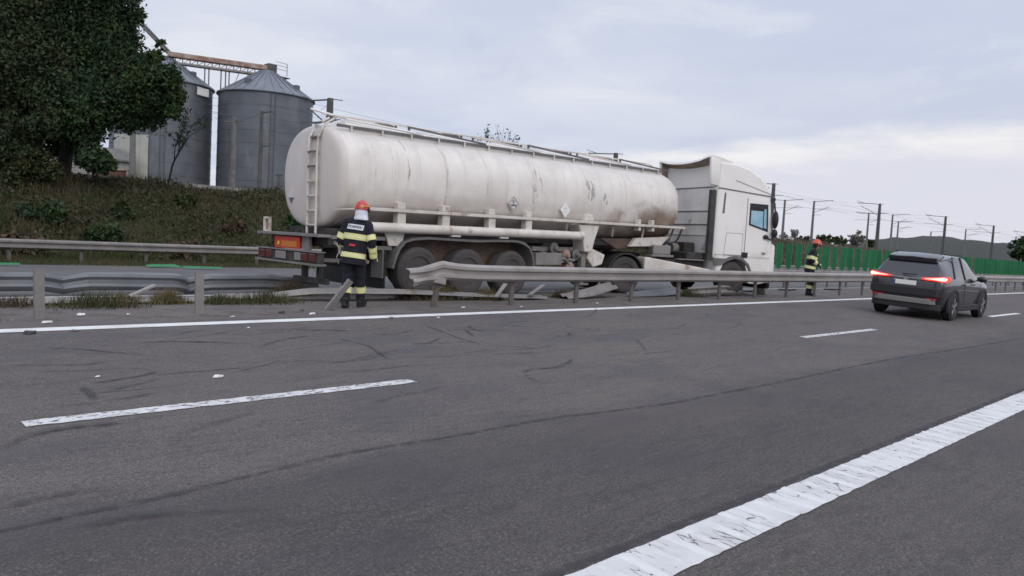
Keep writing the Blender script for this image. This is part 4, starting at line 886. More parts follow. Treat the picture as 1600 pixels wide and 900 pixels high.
# ---- tractor, turned right about the kingpin
TRM = Matrix.Translation((10.2, 1.25, 0.0)) @ Matrix.Rotation(R(-17.5), 4, 'Z')
def Q(): return MB(TRM)
trw_t, trw_r = tyre_mesh(.50, .30, 'tyre'), rim_mesh(.50, .30, 'rim', .16)
for x_, yy, fl_ in ((-.62, -1.08, False), (-.62, -.74, False), (-.62, .74, True), (-.62, 1.08, True), (3.15, -1.05, False), (3.15, 1.05, True)):
    p = TRM @ Vector((x_, yy, .50)); wheel(tk, p, trw_t, trw_r, R(-17.5), fl_)
mb = Q()
for yy in (-.42, .42): mb.b2((-1.6, yy - .05, .72), (4.2, yy + .05, .98))
mb.b2((-.9, -.40, .74), (-.4, .40, .92)); mb.b2((.9, -.9, .62), (2.3, .9, .96)); mb.tube([(-.62, -1.0, .5), (-.62, 1.0, .5)], .12, 10); mb.tube([(3.15, -1.0, .5), (3.15, 1.0, .5)], .07, 10)
mb.build('tractor_chassis', 'chassis', tk)
mb = Q(); mb.lathe((-.0, 0, .98), (0, 0, 1), [(0, .55), (.10, .55), (.13, .5), (.14, .1)], 24); mb.build('fifth_wheel', 'chassis', tk)
mb = Q(); arc = [(-.62 + .60 * math.cos(a), .50 + .60 * math.sin(a)) for a in np.linspace(math.pi * .95, math.pi * .05, 16)]; arc2 = [(-.62 + .565 * math.cos(a), .50 + .565 * math.sin(a)) for a in np.linspace(math.pi * .05, math.pi * .95, 16)]
for k in range(15): mb.prism([arc[k], arc[k + 1], arc2[14 - k], arc2[15 - k]], lambda u, v, q: Vector((u, q, v)), -1.25, -.60)
mb.build('mudguard', 'rubber', tk)
mb = Q(); mb.prism([(-.02, .40), (-.02, .99), (.05, 1.02), (2.32, .74), (2.32, .36)], lambda u, v, q: Vector((u, q, v)), -1.24, -.80); mb.build('side_skirt', 'cream', tk, bevel=.035)
mb = Q(); mb.b2((.25, -1.18, 1.035), (1.0, -.82, 1.10)); mb.b2((1.25, -1.1, .98), (2.2, -.85, 1.01)); mb.build('step_plate', 'steel_dull', tk, bevel=.01)
mb = Q(); mb.b2((.35, -1.1, 1.10), (.95, -.75, 1.36)); mb.build('tool_case', 'lamp_grey', tk, bevel=.03)
mb = Q(); mb.lathe((1.75, .45, 1.62), (0, -1, 0), [(-.25, .17), (.25, .17), (.3, .12), (.31, .01)], 20); mb.lathe((1.9, -.1, 1.3), (1, 0, 0), [(-.2, .16), (.2, .16)], 14); mb.build('air_tank', 'steel_dull', tk, smooth=40)
mb = Q(); mb.b2((1.6, -1.0, .98), (2.28, 1.0, 1.22)); mb.b2((1.9, -.5, 1.2), (2.28, .2, 1.5)); mb.build('engine_block', 'chassis', tk, bevel=.04)
# cab shell: side outline swept across, with the wheel arch cut out
arch = [(3.15 + .66 * math.cos(a), .50 + .62 * math.sin(a)) for a in np.linspace(math.pi * .97, math.pi * .02, 14)]
outl = [(2.36, 1.10), (2.36, 3.05), (2.36, 3.20), (2.37, 3.86), (2.95, 3.85), (3.5, 3.745), (3.98, 3.57), (4.30, 3.34), (4.42, 3.10), (4.45, 2.95), (4.56, 2.0), (4.60, 1.6), (4.60, .95), (4.56, .42), (4.2, .36), (3.84, .38)] + list(reversed(arch[:])) + [(2.47, 1.02)]
def cabring(y, ins):
    cx_, cz_ = 3.5, 1.9; out = []
    for u, v in outl:
        dx, dz = u - cx_, v - cz_; out.append(Vector((u - math.copysign(min(ins, abs(dx)), dx), y, v - (math.copysign(min(ins, abs(dz)), dz) if v > .9 else 0))))
    return out
mb = Q(); mb.loft([cabring(-1.245, .10), cabring(-1.235, .055), cabring(-1.20, .018), cabring(-1.14, 0), cabring(1.14, 0), cabring(1.20, .018), cabring(1.235, .055), cabring(1.245, .10)])
cab = mb.build('cab', 'white', tk, smooth=28)
# roof deflector behind: two side fins and a top lip, open to the back
for sy in (-1, 1):
    mb = Q(); mb.prism([(2.12, 3.18), (2.40, 3.15), (2.40, 3.88), (2.07, 3.95)], lambda u, v, q: Vector((u, q, v)), sy * 1.236, sy * 1.13); mb.build('roof_fin', 'white', cab, bevel=.02, smooth=40)
LIP = ((-1.20, .02), (-1.05, .0), (-.75, -.07), (-.4, -.10), (0, -.115), (.4, -.10), (.75, -.06), (1.05, .0), (1.20, .02))
mb = Q(); mb.loft([[Vector((2.03, y_, 3.93 + dz)), Vector((2.06, y_, 3.99 + dz)), Vector((2.36, y_, 3.975 + dz * .6)), Vector((2.9, y_, 3.875)), Vector((2.9, y_, 3.80)), Vector((2.36, y_, 3.82 + dz * .5))] for y_, dz in LIP]); mb.build('roof_lip', 'white', cab, smooth=40)
mb = Q(); mb.loft([[Vector((2.035, y_ * .94, 3.922 + dz)), Vector((2.36, y_ * .94, 3.785 + dz * .6)), Vector((2.36, y_ * .94, 3.77 + dz * .6)), Vector((2.03, y_ * .94, 3.912 + dz))] for y_, dz in LIP]); mb.build('lip_lining', 'lining', cab, smooth=40)
mb = Q(); mb.b2((2.33, -1.12, 3.14), (2.358, 1.12, 3.78)); mb.build('back_upper', 'white', cab)
mb = Q(); mb.prism([(2.12, 3.18), (2.33, 3.18), (2.33, 3.76), (2.10, 3.90)], lambda u, v, q: Vector((u, q, v)), 1.105, 1.125); mb.build('fin_lining', 'lining', cab)
bw = thing('back_wall', None, None); bw.parent = tk
mb = Q(); mb.b2((2.315, -1.08, 1.15), (2.352, 1.17, 3.10)); mb.build('wall_panel', 'panel', bw, bevel=.01)
for z_ in (1.72, 2.05, 2.44): mb = Q(); mb.b2((2.295, -1.06, z_), (2.313, 1.15, z_ + .035)); mb.build('rib', 'panel', bw)
for z_ in (2.02, 2.41, 3.105): mb = Q(); mb.b2((2.30, -1.07, z_), (2.3135, 1.16, z_ + .025)); mb.build('groove', 'grey', bw)
mb = Q(); mb.b2((2.17, -1.215, 1.0), (2.345, -1.09, 3.03)); mb.build('side_gap', 'rubber', cab, bevel=.01)
mb = Q(); mb.b2((2.27, -1.16, 3.28), (2.295, -1.02, 3.48)); mb.build('work_lamp', 'black', cab, bevel=.01)
# near side of the cab: door, locker, window, vent, grey lower band, handle
def side(poly, y0, y1, m, name, parent=cab, bevel=.0):
    mb = Q(); mb.prism(poly, lambda u, v, q: Vector((u, q, v)), y0, y1); return mb.build(name, m, parent, bevel=bevel)
dr = side([(3.52, 1.12), (4.46, 1.12), (4.45, 1.7), (4.33, 2.88), (3.52, 2.88)], -1.236, -1.253, 'white', 'door', tk, .008)
side([(3.60, 2.10), (3.60, 2.74), (4.30, 2.74), (4.36, 1.93)], -1.2535, -1.262, 'black', 'window_frame', dr)
side([(3.645, 2.13), (3.645, 2.69), (4.265, 2.69), (4.315, 1.985)], -1.2625, -1.266, 'clear_glass', 'side_window', dr)
side([(3.66, 2.14), (3.66, 2.53), (4.12, 2.53), (4.14, 2.03)], -1.2621, -1.2624, 'blue', 'window_sky_panel', dr)  # flat blue panel stands for the sky showing in the glass
side([(4.18, 2.05), (4.16, 2.60), (4.24, 2.60), (4.29, 2.02)], -1.2621, -1.2624, 'blue', 'window_sky_panel', dr)
side([(3.50, 1.11), (3.52, 1.11), (3.52, 2.9), (3.50, 2.9)], -1.24, -1.2475, 'grey', 'door_seam', cab)
side([(2.74, 1.20), (3.40, 1.20), (3.40, 1.82), (2.80, 1.82)], -1.238, -1.2485, 'white', 'locker_hatch', cab, .006)
side([(2.725, 1.185), (3.415, 1.185), (3.415, 1.835), (2.785, 1.835)], -1.238, -1.2462, 'lamp_grey', 'hatch_seam', cab)
side([(2.58, 2.38), (2.66, 2.38), (2.68, 2.98), (2.62, 2.98)], -1.238, -1.25, 'grey', 'vent', cab, .004)
side([(3.40, 1.13), (3.63, 1.13), (3.63, 1.29), (3.40, 1.29)], -1.2535, -1.27, 'black', 'handle', dr, .01)
side([(4.18, 1.24), (4.32, 1.24), (4.32, 1.32), (4.18, 1.32)], -1.2535, -1.258, 'lamp_grey', 'side_marker', dr)
mb = Q(); mb.bar((2.38, -1.249, 3.10), (4.43, -1.249, 2.985), .012, .035); mb.build('roof_seam', 'grey', cab)
mb = Q(); mb.bar((3.0, -1.249, 3.36), (4.40, -1.249, 3.05), .012, .014); mb.build('roof_seam', 'lamp_grey', cab)
mb = Q(); mb.bar((2.38, -1.249, 1.19), (4.55, -1.249, 1.15), .010, .012); mb.build('sill_seam', 'lamp_grey', cab)
side([(2.37, .86), (2.37, 1.085), (2.9, 1.085), (3.15, 1.185), (3.45, 1.12), (3.70, .95), (3.83, .72), (3.86, .48), (3.80, .48), (3.77, .68), (3.64, .88), (3.42, 1.04), (3.15, 1.09), (2.86, 1.0), (2.66, .88)], -1.236, -1.275, 'grey', 'wheel_arch', cab, .01)
side([(2.55, .42), (2.95, .42), (2.95, .70), (2.55, .80)], -1.18, -.9, 'chassis', 'step', cab, .02)
# front, mirrors, visor
side([(4.30, .40), (4.66, .42), (4.70, .70), (4.68, 1.52), (4.58, 1.60), (4.50, 1.2), (4.46, .9)], -1.275, -1.10, 'white', 'corner_deflector', cab, .03)
mb = Q(); mb.b2((4.58, -1.15, .40), (4.72, 1.15, .95)); mb.build('bumper', 'white', cab, bevel=.05)
mb = Q(); mb.b2((4.6, -1.1, .22), (4.75, 1.1, .45)); mb.build('bumper_lip', 'black', cab, bevel=.04)
mb = Q(); mb.prism([(4.57, 2.0), (4.455, 2.9), (4.475, 2.9), (4.59, 2.0)], lambda u, v, q: Vector((u, q, v)), -1.05, 1.05); mb.build('windscreen', 'glass_dark', cab)
mb = Q(); mb.b2((4.45, -1.1, 2.86), (4.75, 1.1, 2.99)); mb.build('sun_visor', 'black', cab, bevel=.03)
mi = thing('mirror', None, None); mi.parent = tk
mb = Q(); mb.sphere((4.50, -1.38, 2.30), (.08, .11, .27), 14, 10); mb.build('mirror_shell', 'black', mi, smooth=60)
mb = Q(); mb.sphere((4.50, -1.38, 1.90), (.08, .11, .13), 14, 8); mb.build('mirror_shell', 'black', mi, smooth=60)
mb = Q(); mb.tube([(4.40, -1.22, 2.90), (4.47, -1.34, 2.80), (4.50, -1.38, 2.45)], .025, 8); mb.build('mirror_arm', 'black', mi, smooth=50); mb = Q(); mb.tube([(4.30, -1.26, 1.78), (4.42, -1.33, 1.70), (4.50, -1.38, 1.82)], .03, 8); mb.sphere((4.27, -1.28, 1.78), (.10, .05, .07), 10, 6); mb.build('mirror_arm', 'black', mi, smooth=50)
mb = Q(); mb.tube([(4.35, -1.1, 3.0), (4.35, -1.12, 3.28)], .05, 8); mb.build('roof_lamp', 'black', cab)
# hoses between trailer and cab
mb = MB()
for y_, c in ((1.0, 0), (1.3, .1)): mb.tube(catmull([(11.2, y_, 1.7), (11.7, y_ - .1, 1.45 - c), (12.1, y_ - .3, 1.5), (12.4, y_ - .3, 1.9)], 5), .03, 8)
mb.build('air_hose', 'black', tk, smooth=50)

# ------------------------------------------------------------------ car driving off in the fast lane
def build_car():
    car = thing('car', 'dark grey sport utility car with lit brake lights driving away in the fast lane', 'car', (23.45, 7.06, CS * 7.06), R(0.5))
    car.rotation_euler = (math.atan(CS), 0, R(0.5))
    # half stations: (x, y, z) for six rows from the sill up to the roof centre
    ST = [
     [(-2.22, 0, .36), (-2.20, .70, .36), (-2.29, .84, .66), (-2.27, .86, .97), (-2.17, .80, 1.10), (-1.86, .585, 1.575), (-1.90, 0, 1.62)],
     [(-2.05, 0, .24), (-2.05, .84, .26), (-2.08, .925, .66), (-2.05, .925, .98), (-1.98, .865, 1.115), (-1.66, .615, 1.615), (-1.68, 0, 1.665)],
     [(-1.30, 0, .20), (-1.30, .86, .24), (-1.30, .93, .62), (-1.30, .932, .99), (-1.42, .885, 1.10), (-1.05, .645, 1.645), (-1.05, 0, 1.69)],
     [(-.45, 0, .19), (-.45, .86, .23), (-.45, .92, .60), (-.45, .925, .97), (-.45, .885, 1.06), (-.35, .655, 1.65), (-.35, 0, 1.695)],
     [(.35, 0, .19), (.35, .86, .23), (.35, .92, .60), (.35, .92, .95), (.35, .88, 1.03), (.05, .645, 1.635), (.05, 0, 1.685)],
     [(1.05, 0, .20), (1.05, .86, .24), (1.05, .925, .62), (1.05, .92, .95), (1.0, .87, 1.02), (.50, .60, 1.55), (.48, 0, 1.61)],
     [(1.40, 0, .20), (1.40, .86, .25), (1.45, .93, .64), (1.42, .915, .95), (1.32, .84, 1.03), (1.22, .62, 1.07), (1.15, 0, 1.10)],
     [(1.85, 0, .22), (1.85, .84, .28), (1.9, .92, .64), (1.88, .89, .92), (1.82, .80, .99), (1.8, .55, 1.03), (1.8, 0, 1.05)],
     [(2.22, 0, .26), (2.20, .76, .30), (2.24, .84, .62), (2.20, .80, .86), (2.12, .70, .91), (2.15, .45, .94), (2.18, 0, .95)],
     [(2.28, 0, .34), (2.26, .62, .36), (2.32, .70, .62), (2.28, .66, .82), (2.2, .6, .88), (2.23, .4, .90), (2.26, 0, .91)]]
    V = []; idx = {}
    nr = len(ST[0])
    for i, s in enumerate(ST):
        for j, p in enumerate(s):
            for sy in ((1, -1) if p[1] > 0 else (1,)):
                idx[(i, j, sy)] = len(V); V.append((p[0], p[1] * sy, p[2]))
    g = lambda i, j, sy: idx.get((i, j, sy), idx.get((i, j, 1)))
    F = []; MI = []
    for i in range(len(ST) - 1):
        for sy in (1, -1):
            for j in range(nr - 1):
                f = (g(i, j, sy), g(i + 1, j, sy), g(i + 1, j + 1, sy), g(i, j + 1, sy)); F.append(f if sy < 0 else f[::-1])
                m = 0
                if j == 0 or j == 1 and False: m = 1
                if j == 4 and 2 <= i <= 4: m = 2
                if j in (4, 5) and i == 5: m = 3 if j == 5 else 2
                MI.append(m)
    for i, rev in ((0, False), (len(ST) - 1, True)):
        for j in range(nr - 1):
            a, b, c, d_ = g(i, j, 1), g(i, j, -1), g(i, j + 1, -1), g(i, j + 1, 1)
            f = [a, b, c, d_]; f = tuple(dict.fromkeys(f)); F.append(f if not rev else f[::-1])
            MI.append(4 if (i == 0 and j == 4) else (1 if j == 0 else 0))
    me = bpy.data.meshes.new('cage'); me.from_pydata(V, [], F)
    for _ in range(5): me.materials.append(None)
    me.polygons.foreach_set('material_index', MI)
    cr = me.attributes.new('crease_edge', 'FLOAT', 'EDGE'); vals = [0.0] * len(me.edges)
    fm = {}
    for p in me.polygons:
        for ek in p.edge_keys: fm.setdefault(ek, []).append(p.material_index)
    rearset = set(v for (i, j, s_), v in idx.items() if i == 0)
    for e in me.edges:
        k = tuple(sorted(e.vertices)); ms = fm.get(k, [])
        if len(set(ms)) > 1: vals[e.index] = 0.7
        elif k[0] in rearset and k[1] in rearset: vals[e.index] = 0.35
    cr.data.foreach_set('value', vals)
    bm = bmesh.new(); bm.from_mesh(me); bmesh.ops.recalc_face_normals(bm, faces=bm.faces); bm.to_mesh(me); bm.free()
    tmp = bpy.data.objects.new('cage', me); COL.objects.link(tmp)
    sb = tmp.modifiers.new('s', 'SUBSURF'); sb.levels = 3; sb.render_levels = 3
    dg = bpy.context.evaluated_depsgraph_get(); dg.update()
    ev = bpy.data.meshes.new_from_object(tmp.evaluated_get(dg)); bpy.data.objects.remove(tmp)
    names = [('body', 'carpaint'), ('underbody', 'cladding'), ('side_window', 'glass_side'), ('windscreen', 'glass_dark'), ('rear_window', 'glass_rear')]
    co = np.zeros(len(ev.vertices) * 3); ev.vertices.foreach_get('co', co); co = co.reshape(-1, 3)
    for mi_, (nm, m) in enumerate(names):
        polys = [tuple(p.vertices) for p in ev.polygons if p.material_index == mi_]
        groups = [polys]
        if nm == 'side_window': groups = [[p for p in polys if co[p[0]][1] > 0], [p for p in polys if co[p[0]][1] <= 0]]
        for ps in groups:
            used = sorted({v for p in ps for v in p}); mp = {v: k for k, v in enumerate(used)}
            q = bpy.data.meshes.new(nm); q.from_pydata([tuple(co[v]) for v in used], [], [tuple(mp[v] for v in p) for p in ps])
            q.materials.append(MT[m]); q.polygons.foreach_set('use_smooth', [True] * len(q.polygons)); q.set_sharp_from_angle(angle=R(50)); link(nm, q, car)
    P = lambda: MB()
    # pillars over the side glass
    for sy in (-1, 1):
        for a, b, wd in (((-.42, .897, 1.05), (-.35, .665, 1.64), .03), ((-1.36, .893, 1.09), (-1.02, .655, 1.635), .035)):
            mb = P(); mb.bar((a[0], a[1] * sy, a[2]), (b[0], b[1] * sy, b[2]), wd, .03, up=(1, 0, 0.3)); mb.build('pillar', 'carpaint', car)
        # arches and wheels
        for wx in (-1.33, 1.36):
            mb = P(); rg = []
            for k in range(17):
                a = math.pi * (-.10 + 1.20 * k / 16); rg.append([Vector((wx + r_ * math.cos(a), sy * y_, .36 + r_ * math.sin(a))) for r_, y_ in ((.37, .80), (.37, .942), (.385, .952), (.45, .948), (.46, .90))])
            mb.loft(rg, caps=True); mb.build('wheel_arch', 'cladding', car, smooth=40)
            mb = P(); mb.lathe((wx, sy * .925, .36), (0, sy, 0), [(0, .38), (.012, .375), (.013, .01)], 28); mb.build('arch_liner', 'black', car)
        mb = P(); mb.b2((-.90, sy * .86, .23), (.95, sy * .945, .40)); mb.build('sill_cladding', 'cladding', car, bevel=.03)
        mb = P(); mb.bar((-1.45, sy * .60, 1.70), (.0, sy * .60, 1.70), .04, .03); mb.build('roof_rail', 'silver_trim' if False else 'black', car, bevel=.008)
        # mirror
        mb = P(); mb.sphere((.62, sy * 1.03, 1.10), (.07, .13, .09), 12, 8); mb.bar((.62, sy * .88, 1.04), (.62, sy * 1.0, 1.06), .06, .04); mb.build('mirror', 'carpaint', car, smooth=50)
        # door handles
        for hx in (-.62, .25): mb = P(); mb.b2((hx - .1, sy * .925, .92), (hx + .1, sy * .955, .95)); mb.build('handle', 'black', car, bevel=.008)
        for hx in (-.47, .98): mb = P(); mb.bar((hx, sy * .932, .42), (hx, sy * .932, 1.0), .006, .012, up=(1, 0, 0)); mb.build('door_seam', 'black', car)
        # tail lamps: wrap from the tailgate round the corner
        mb = P()
        lam = [(-2.275, .40, .020), (-2.27, .55, .034), (-2.255, .70, .055), (-2.20, .83, .080), (-2.08, .905, .085), (-1.95, .925, .06), (-1.86, .925, .025)]
        rg = [[Vector((x_ - .015, sy * (y_ + (.012 if i > 2 else 0)), 1.045 - h_ - .012 * (i < 2) + .012 * i * .6)), Vector((x_ - .022, sy * (y_ + (.02 if i > 2 else 0)), 1.045 + .004 * i)), Vector((x_ - .005, sy * (y_ + (.012 if i > 2 else 0)), 1.05 + h_ * .8 + .004 * i)), Vector((x_ + .05, sy * (y_ - .06), 1.05 + .004 * i))] for i, (x_, y_, h_) in enumerate(lam)]
        mb.loft(rg); tl_ = mb.build('tail_lamp', 'brake', car, smooth=40)
        mb = P(); cl = [(-2.296, .46, .006), (-2.290, .60, .010), (-2.272, .73, .026), (-2.205, .855, .046), (-2.13, .905, .026)]
        mb.loft([[Vector((x_ - .014, sy * (y_ + (.025 if i > 2 else 0)), 1.045 - h_ + .005 * i)), Vector((x_ - .02, sy * (y_ + (.03 if i > 2 else 0)), 1.048 + .005 * i)), Vector((x_ - .010, sy * (y_ + (.025 if i > 2 else 0)), 1.048 + h_ + .005 * i)), Vector((x_ + .03, sy * (y_ - .02), 1.047 + .005 * i))] for i, (x_, y_, h_) in enumerate(cl)])
        mb.build('lamp_core', 'brake_core', tl_, smooth=40)
        mb = P(); mb.b2((-2.305, sy * .52, .525), (-2.27, sy * .78, .56)); mb.build('reflector', 'reflector', car, bevel=.006)
    tw, rw = tyre_mesh(.36, .235, 'tyre_black'), None
    mb = MB(); mb.lathe((0, 0, 0), (0, -1, 0), [(-.05, .235), (.105, .245), (.112, .235), (.10, .22), (.06, .215), (.055, .01)], 32); rimb = mb
    mb = MB(); 
    for k in range(5):
        a = 2 * math.pi * k / 5
        for da in (-.16, .16):
            mb.bar((.03 * math.cos(a), -.10, .03 * math.sin(a)), (.225 * math.cos(a + da), -.095, .225 * math.sin(a + da)), .03, .035, up=(0, 1, 0))
    mb.lathe((0, 0, 0), (0, -1, 0), [(.06, .06), (.115, .055), (.12, .01)], 14); spm = mb.mesh('spoke', 'alloy', bevel=.004)
    rbm = rimb.mesh('rim', 'alloy', smooth=30)
    for wx in (-1.33, 1.36):
        for sy in (-1, 1):
            wh = bpy.data.objects.new('wheel', None); COL.objects.link(wh); wh.parent = car; wh.location = (wx, sy * .845, .36); wh.rotation_euler = (0, random.uniform(0, 6), 0 if sy < 0 else math.pi)
            link('tyre', tw, wh); link('rim', rbm, wh); link('spoke', spm, wh)
    # tailgate details
    mb = P(); mb.loft([[Vector((-2.0 + e, y_, 1.585 - h_)), Vector((-1.82 + e, y_, 1.655 - h_)), Vector((-1.5, y_ * .98, 1.695 - h_)), Vector((-1.5, y_ * .98, 1.655 - h_)), Vector((-1.96 + e, y_, 1.56 - h_))] for y_, e, h_ in ((-.62, .12, .045), (-.50, .04, .015), (0, 0, 0), (.50, .04, .015), (.62, .12, .045))]); mb.build('spoiler', 'carpaint', car, smooth=40)
    mb = P(); mb.prism([(-2.005, 1.565), (-1.93, 1.585), (-1.95, 1.47), (-1.985, 1.46)], lambda u, v, q: Vector((u, q, v)), -.585, .585); mb.build('spoiler_shade', 'black', car, bevel=.006)  # black strip stands for the spoiler's shade on the rear window
    for sy in (-1, 1): mb = P(); mb.bar((-2.292, sy * .68, .60), (-2.282, sy * .72, .98), .012, .012, up=(0, 1, 0)); mb.build('gate_seam', 'black', car)
    mb = P(); mb.bar((-2.285, -.40, 1.035), (-2.285, .40, 1.035), .02, .03); mb.build('tailgate_trim', 'silver_trim', car, bevel=.005)
    mb = P(); mb.bar((-2.25, -.25, 1.13), (-2.20, .12, 1.12), .02, .025); mb.build('wiper', 'black', car)
    mb = P(); mb.b2((-2.318, -.27, .85), (-2.295, .27, .965)); pl_ = mb.build('plate', 'plate', car, bevel=.004)
    mb = P(); mb.b2((-2.32, .235, .855), (-2.3185, .265, .96)); mb.build('plate_band', 'eu_blue', pl_)
    mb = P(); mb.lathe((-2.28, 0, 1.0), (-1, 0, 0), [(0, .055), (.012, .05), (.014, .01)], 20); mb.build('badge', 'silver_trim', car, smooth=40)
    mb = P(); mb.loft([[Vector((x_ - .01, y_, .60)), Vector((x_ - .02, y_, .80)), Vector((x_ + .06, y_, .80)), Vector((x_ + .06, y_, .60))] for x_, y_ in ((-2.14, -.90), (-2.28, -.76), (-2.30, 0), (-2.28, .76), (-2.14, .90))]); mb.build('bumper_insert', 'cladding', car, bevel=.012)
    mb = P(); mb.loft([[Vector((x_ - .02, y_, .40)), Vector((x_ - .035, y_, .53)), Vector((x_ + .05, y_, .53)), Vector((x_ + .05, y_, .40))] for x_, y_ in ((-2.21, -.74), (-2.275, -.62), (-2.285, 0), (-2.275, .62), (-2.21, .74))]); mb.build('skid_plate', 'silver_trim', car, bevel=.012)
    mb = P(); mb.loft([[Vector((x_ - .01, y_, .25)), Vector((x_ - .02, y_, .41)), Vector((x_ + .2, y_, .41)), Vector((x_ + .2, y_, .25))] for x_, y_ in ((-2.15, -.82), (-2.24, -.62), (-2.26, 0), (-2.24, .62), (-2.15, .82))]); mb.build('lower_bumper', 'cladding', car, bevel=.02)
    return car
build_car()

# ------------------------------------------------------------------ people
def person(label, loc, rz, J, helmet_dir, back=None, facing=True, seed=0, head_tilt=0.0):
    """J: joints in metres, x forward, y left, z up. One skin: limbs, trunk, hands and boots are fused by a voxel remesh."""
    p = thing('person', label, 'person', loc, rz, 'firefighters at the crash')
    mb = MB()
    def cap(a, b, ra, rb, n=14):
        a, b = Vector(J[a] if isinstance(a, str) else a), Vector(J[b] if isinstance(b, str) else b)
        mb.tube([a, a.lerp(b, .33), a.lerp(b, .66), b], [ra, ra * .67 + rb * .33, ra * .33 + rb * .67, rb], n); mb.sphere(a, ra * .99, 12, 8); mb.sphere(b, rb * .99, 12, 8)
    up = (Vector(J['neck']) - Vector(J['pelvis'])).normalized(); side_ = (Vector(J['sho_l']) - Vector(J['sho_r'])).normalized(); fo = side_.cross(up).normalized()
    pv = Vector(J['pelvis']); nk = Vector(J['neck']); tl = (nk - pv).length
    secs = [(-.17, .225, .165), (-.10, .222, .168), (.0, .212, .165), (.12, .205, .158), (.26, .218, .160), (.38, .228, .158), (.46, .205, .135), (.52, .13, .105), (.57, .075, .075)]
    def sec(t, a, b_, n=28, ex=2.35):
        c = pv + up * (t * tl / .55); out = []
        for k in range(n):
            th = 2 * math.pi * k / n; cc, ss_ = math.cos(th), math.sin(th)
            out.append(c + side_ * (a * math.copysign(abs(cc) ** (2 / ex), cc)) + fo * (b_ * math.copysign(abs(ss_) ** (2 / ex), ss_)))
        return out
    mb.loft([sec(*s) for s in secs])
    for s in ('l', 'r'):
        cap('sho_' + s, 'elb_' + s, .088, .074); cap('elb_' + s, 'wri_' + s, .074, .058); cap(nk, 'sho_' + s, .075, .088)
        cap('hip_' + s, 'kne_' + s, .122, .095); cap('kne_' + s, 'ank_' + s, .096, .082)
        a = Vector(J['ank_' + s]); t_ = Vector(J['toe_' + s]); cap(a, a + Vector((0, 0, -.05)), .075, .06)
        mb.loft([[Vector((q.x - nrm.x * hw_ + 0, q.y - nrm.y * hw_, q.z - .05)), Vector((q.x + nrm.x * hw_, q.y + nrm.y * hw_, q.z - .05)), Vector((q.x + nrm.x * hw_ * .8, q.y + nrm.y * hw_ * .8, q.z + hh_)), Vector((q.x - nrm.x * hw_ * .8, q.y - nrm.y * hw_ * .8, q.z + hh_))]
                 for q, hw_, hh_, nrm in [(a.lerp(t_, f_) * 1.0 + Vector((0, 0, (t_.z + .0 - a.lerp(t_, f_).z))), hw, hh, Vector((-(t_ - a).y, (t_ - a).x, 0)).normalized()) for f_, hw, hh in ((-.42, .042, .05), (0, .052, .08), (.5, .056, .055), (.85, .048, .03), (1.05, .03, .015))]])
        # hand: palm, four fingers bent, thumb from the side of the palm
        wv = Vector(J['wri_' + s]); hd = (wv - Vector(J['elb_' + s])).normalized(); hd = (hd + Vector((0, 0, -.25))).normalized()
        curl = Vector(J.get('curl_' + s, (0, 1 if s == 'r' else -1, 0))); curl = (curl - hd * curl.dot(hd)).normalized(); ac = hd.cross(curl).normalized()
        pc = wv + hd * .055; mb.loft([[pc + hd * dx + ac * (u * .042) + curl * (v * .017) for u, v in ((-1, -1), (1, -1), (1.05, 0), (1, 1), (-1, 1), (-1.05, 0))] for dx in (-.05, -.01, .03, .045)])
        for fi, (o_, fl_) in enumerate(((-.033, .068), (-.011, .078), (.011, .074), (.033, .058))):
            b0 = pc + hd * .04 + ac * o_; b1 = b0 + hd * fl_ * .45 + curl * .008; b2 = b1 + (hd * .75 + curl * .65).normalized() * fl_ * .33; b3 = b2 + (hd * .35 + curl * .95).normalized() * fl_ * .27
            mb.tube([b0, b1, b2, b3], [.0105, .010, .009, .0075], 8)
        t0 = pc - hd * .02 - ac * .036 * (1 if s == 'r' else -1); t1 = t0 + (hd * .6 - ac * .75 * (1 if s == 'r' else -1) + curl * .3).normalized() * .035; mb.tube([t0, t1, t1 + (hd * .9 + curl * .35).normalized() * .032], [.014, .0115, .009], 8)
    # neck and head
    hc = Vector(J['head']); hdv = Vector((math.cos(helmet_dir), math.sin(helmet_dir), 0)); hs = Vector((-hdv.y, hdv.x, 0)); hu = Vector((0, 0, 1))
    cap(nk - up * .02, hc - hu * .06, .062, .06)
    HR = Matrix((hdv, hs, hu)).transposed()
    mb.sphere(hc + hu * .01, (.098, .078, .118), 18, 12, HR); mb.sphere(hc + hdv * .035 - hu * .075, (.058, .052, .052), 12, 8, HR)     # skull, jaw
    mb.tube([hc + hdv * .088 + hu * .012, hc + hdv * .108 - hu * .018, hc + hdv * .122 - hu * .03, hc + hdv * .098 - hu * .042], [.009, .012, .015, .010], 8)      # nose
    mb.tube([hc + hdv * .082 - hu * .068 + hs * .024, hc + hdv * .095 - hu * .066, hc + hdv * .082 - hu * .068 - hs * .024], .009, 8)   # lips
    mb.sphere(hc + hdv * .078 - hu * .10, (.022, .024, .018), 8, 6, HR)                              # chin
    for q in (-1, 1):
        mb.sphere(hc + hs * q * .080 - hu * .01 - hdv * .005, (.022, .010, .032), 8, 6, HR)           # ears
        mb.tube([hc + hdv * .086 + hu * .028 + hs * q * .012, hc + hdv * .083 + hu * .032 + hs * q * .045], .008, 6)   # brow
    me = mb.mesh('body', ['suit', 'skin', 'boot'])
    tmp = bpy.data.objects.new('body', me); COL.objects.link(tmp)
    rm = tmp.modifiers.new('r', 'REMESH'); rm.mode = 'VOXEL'; rm.voxel_size = .0085; rm.use_smooth_shade = True
    sm = tmp.modifiers.new('s', 'SMOOTH'); sm.factor = .5; sm.iterations = 3
    dg = bpy.context.evaluated_depsgraph_get(); dg.update(); ev = bpy.data.meshes.new_from_object(tmp.evaluated_get(dg)); bpy.data.objects.remove(tmp)
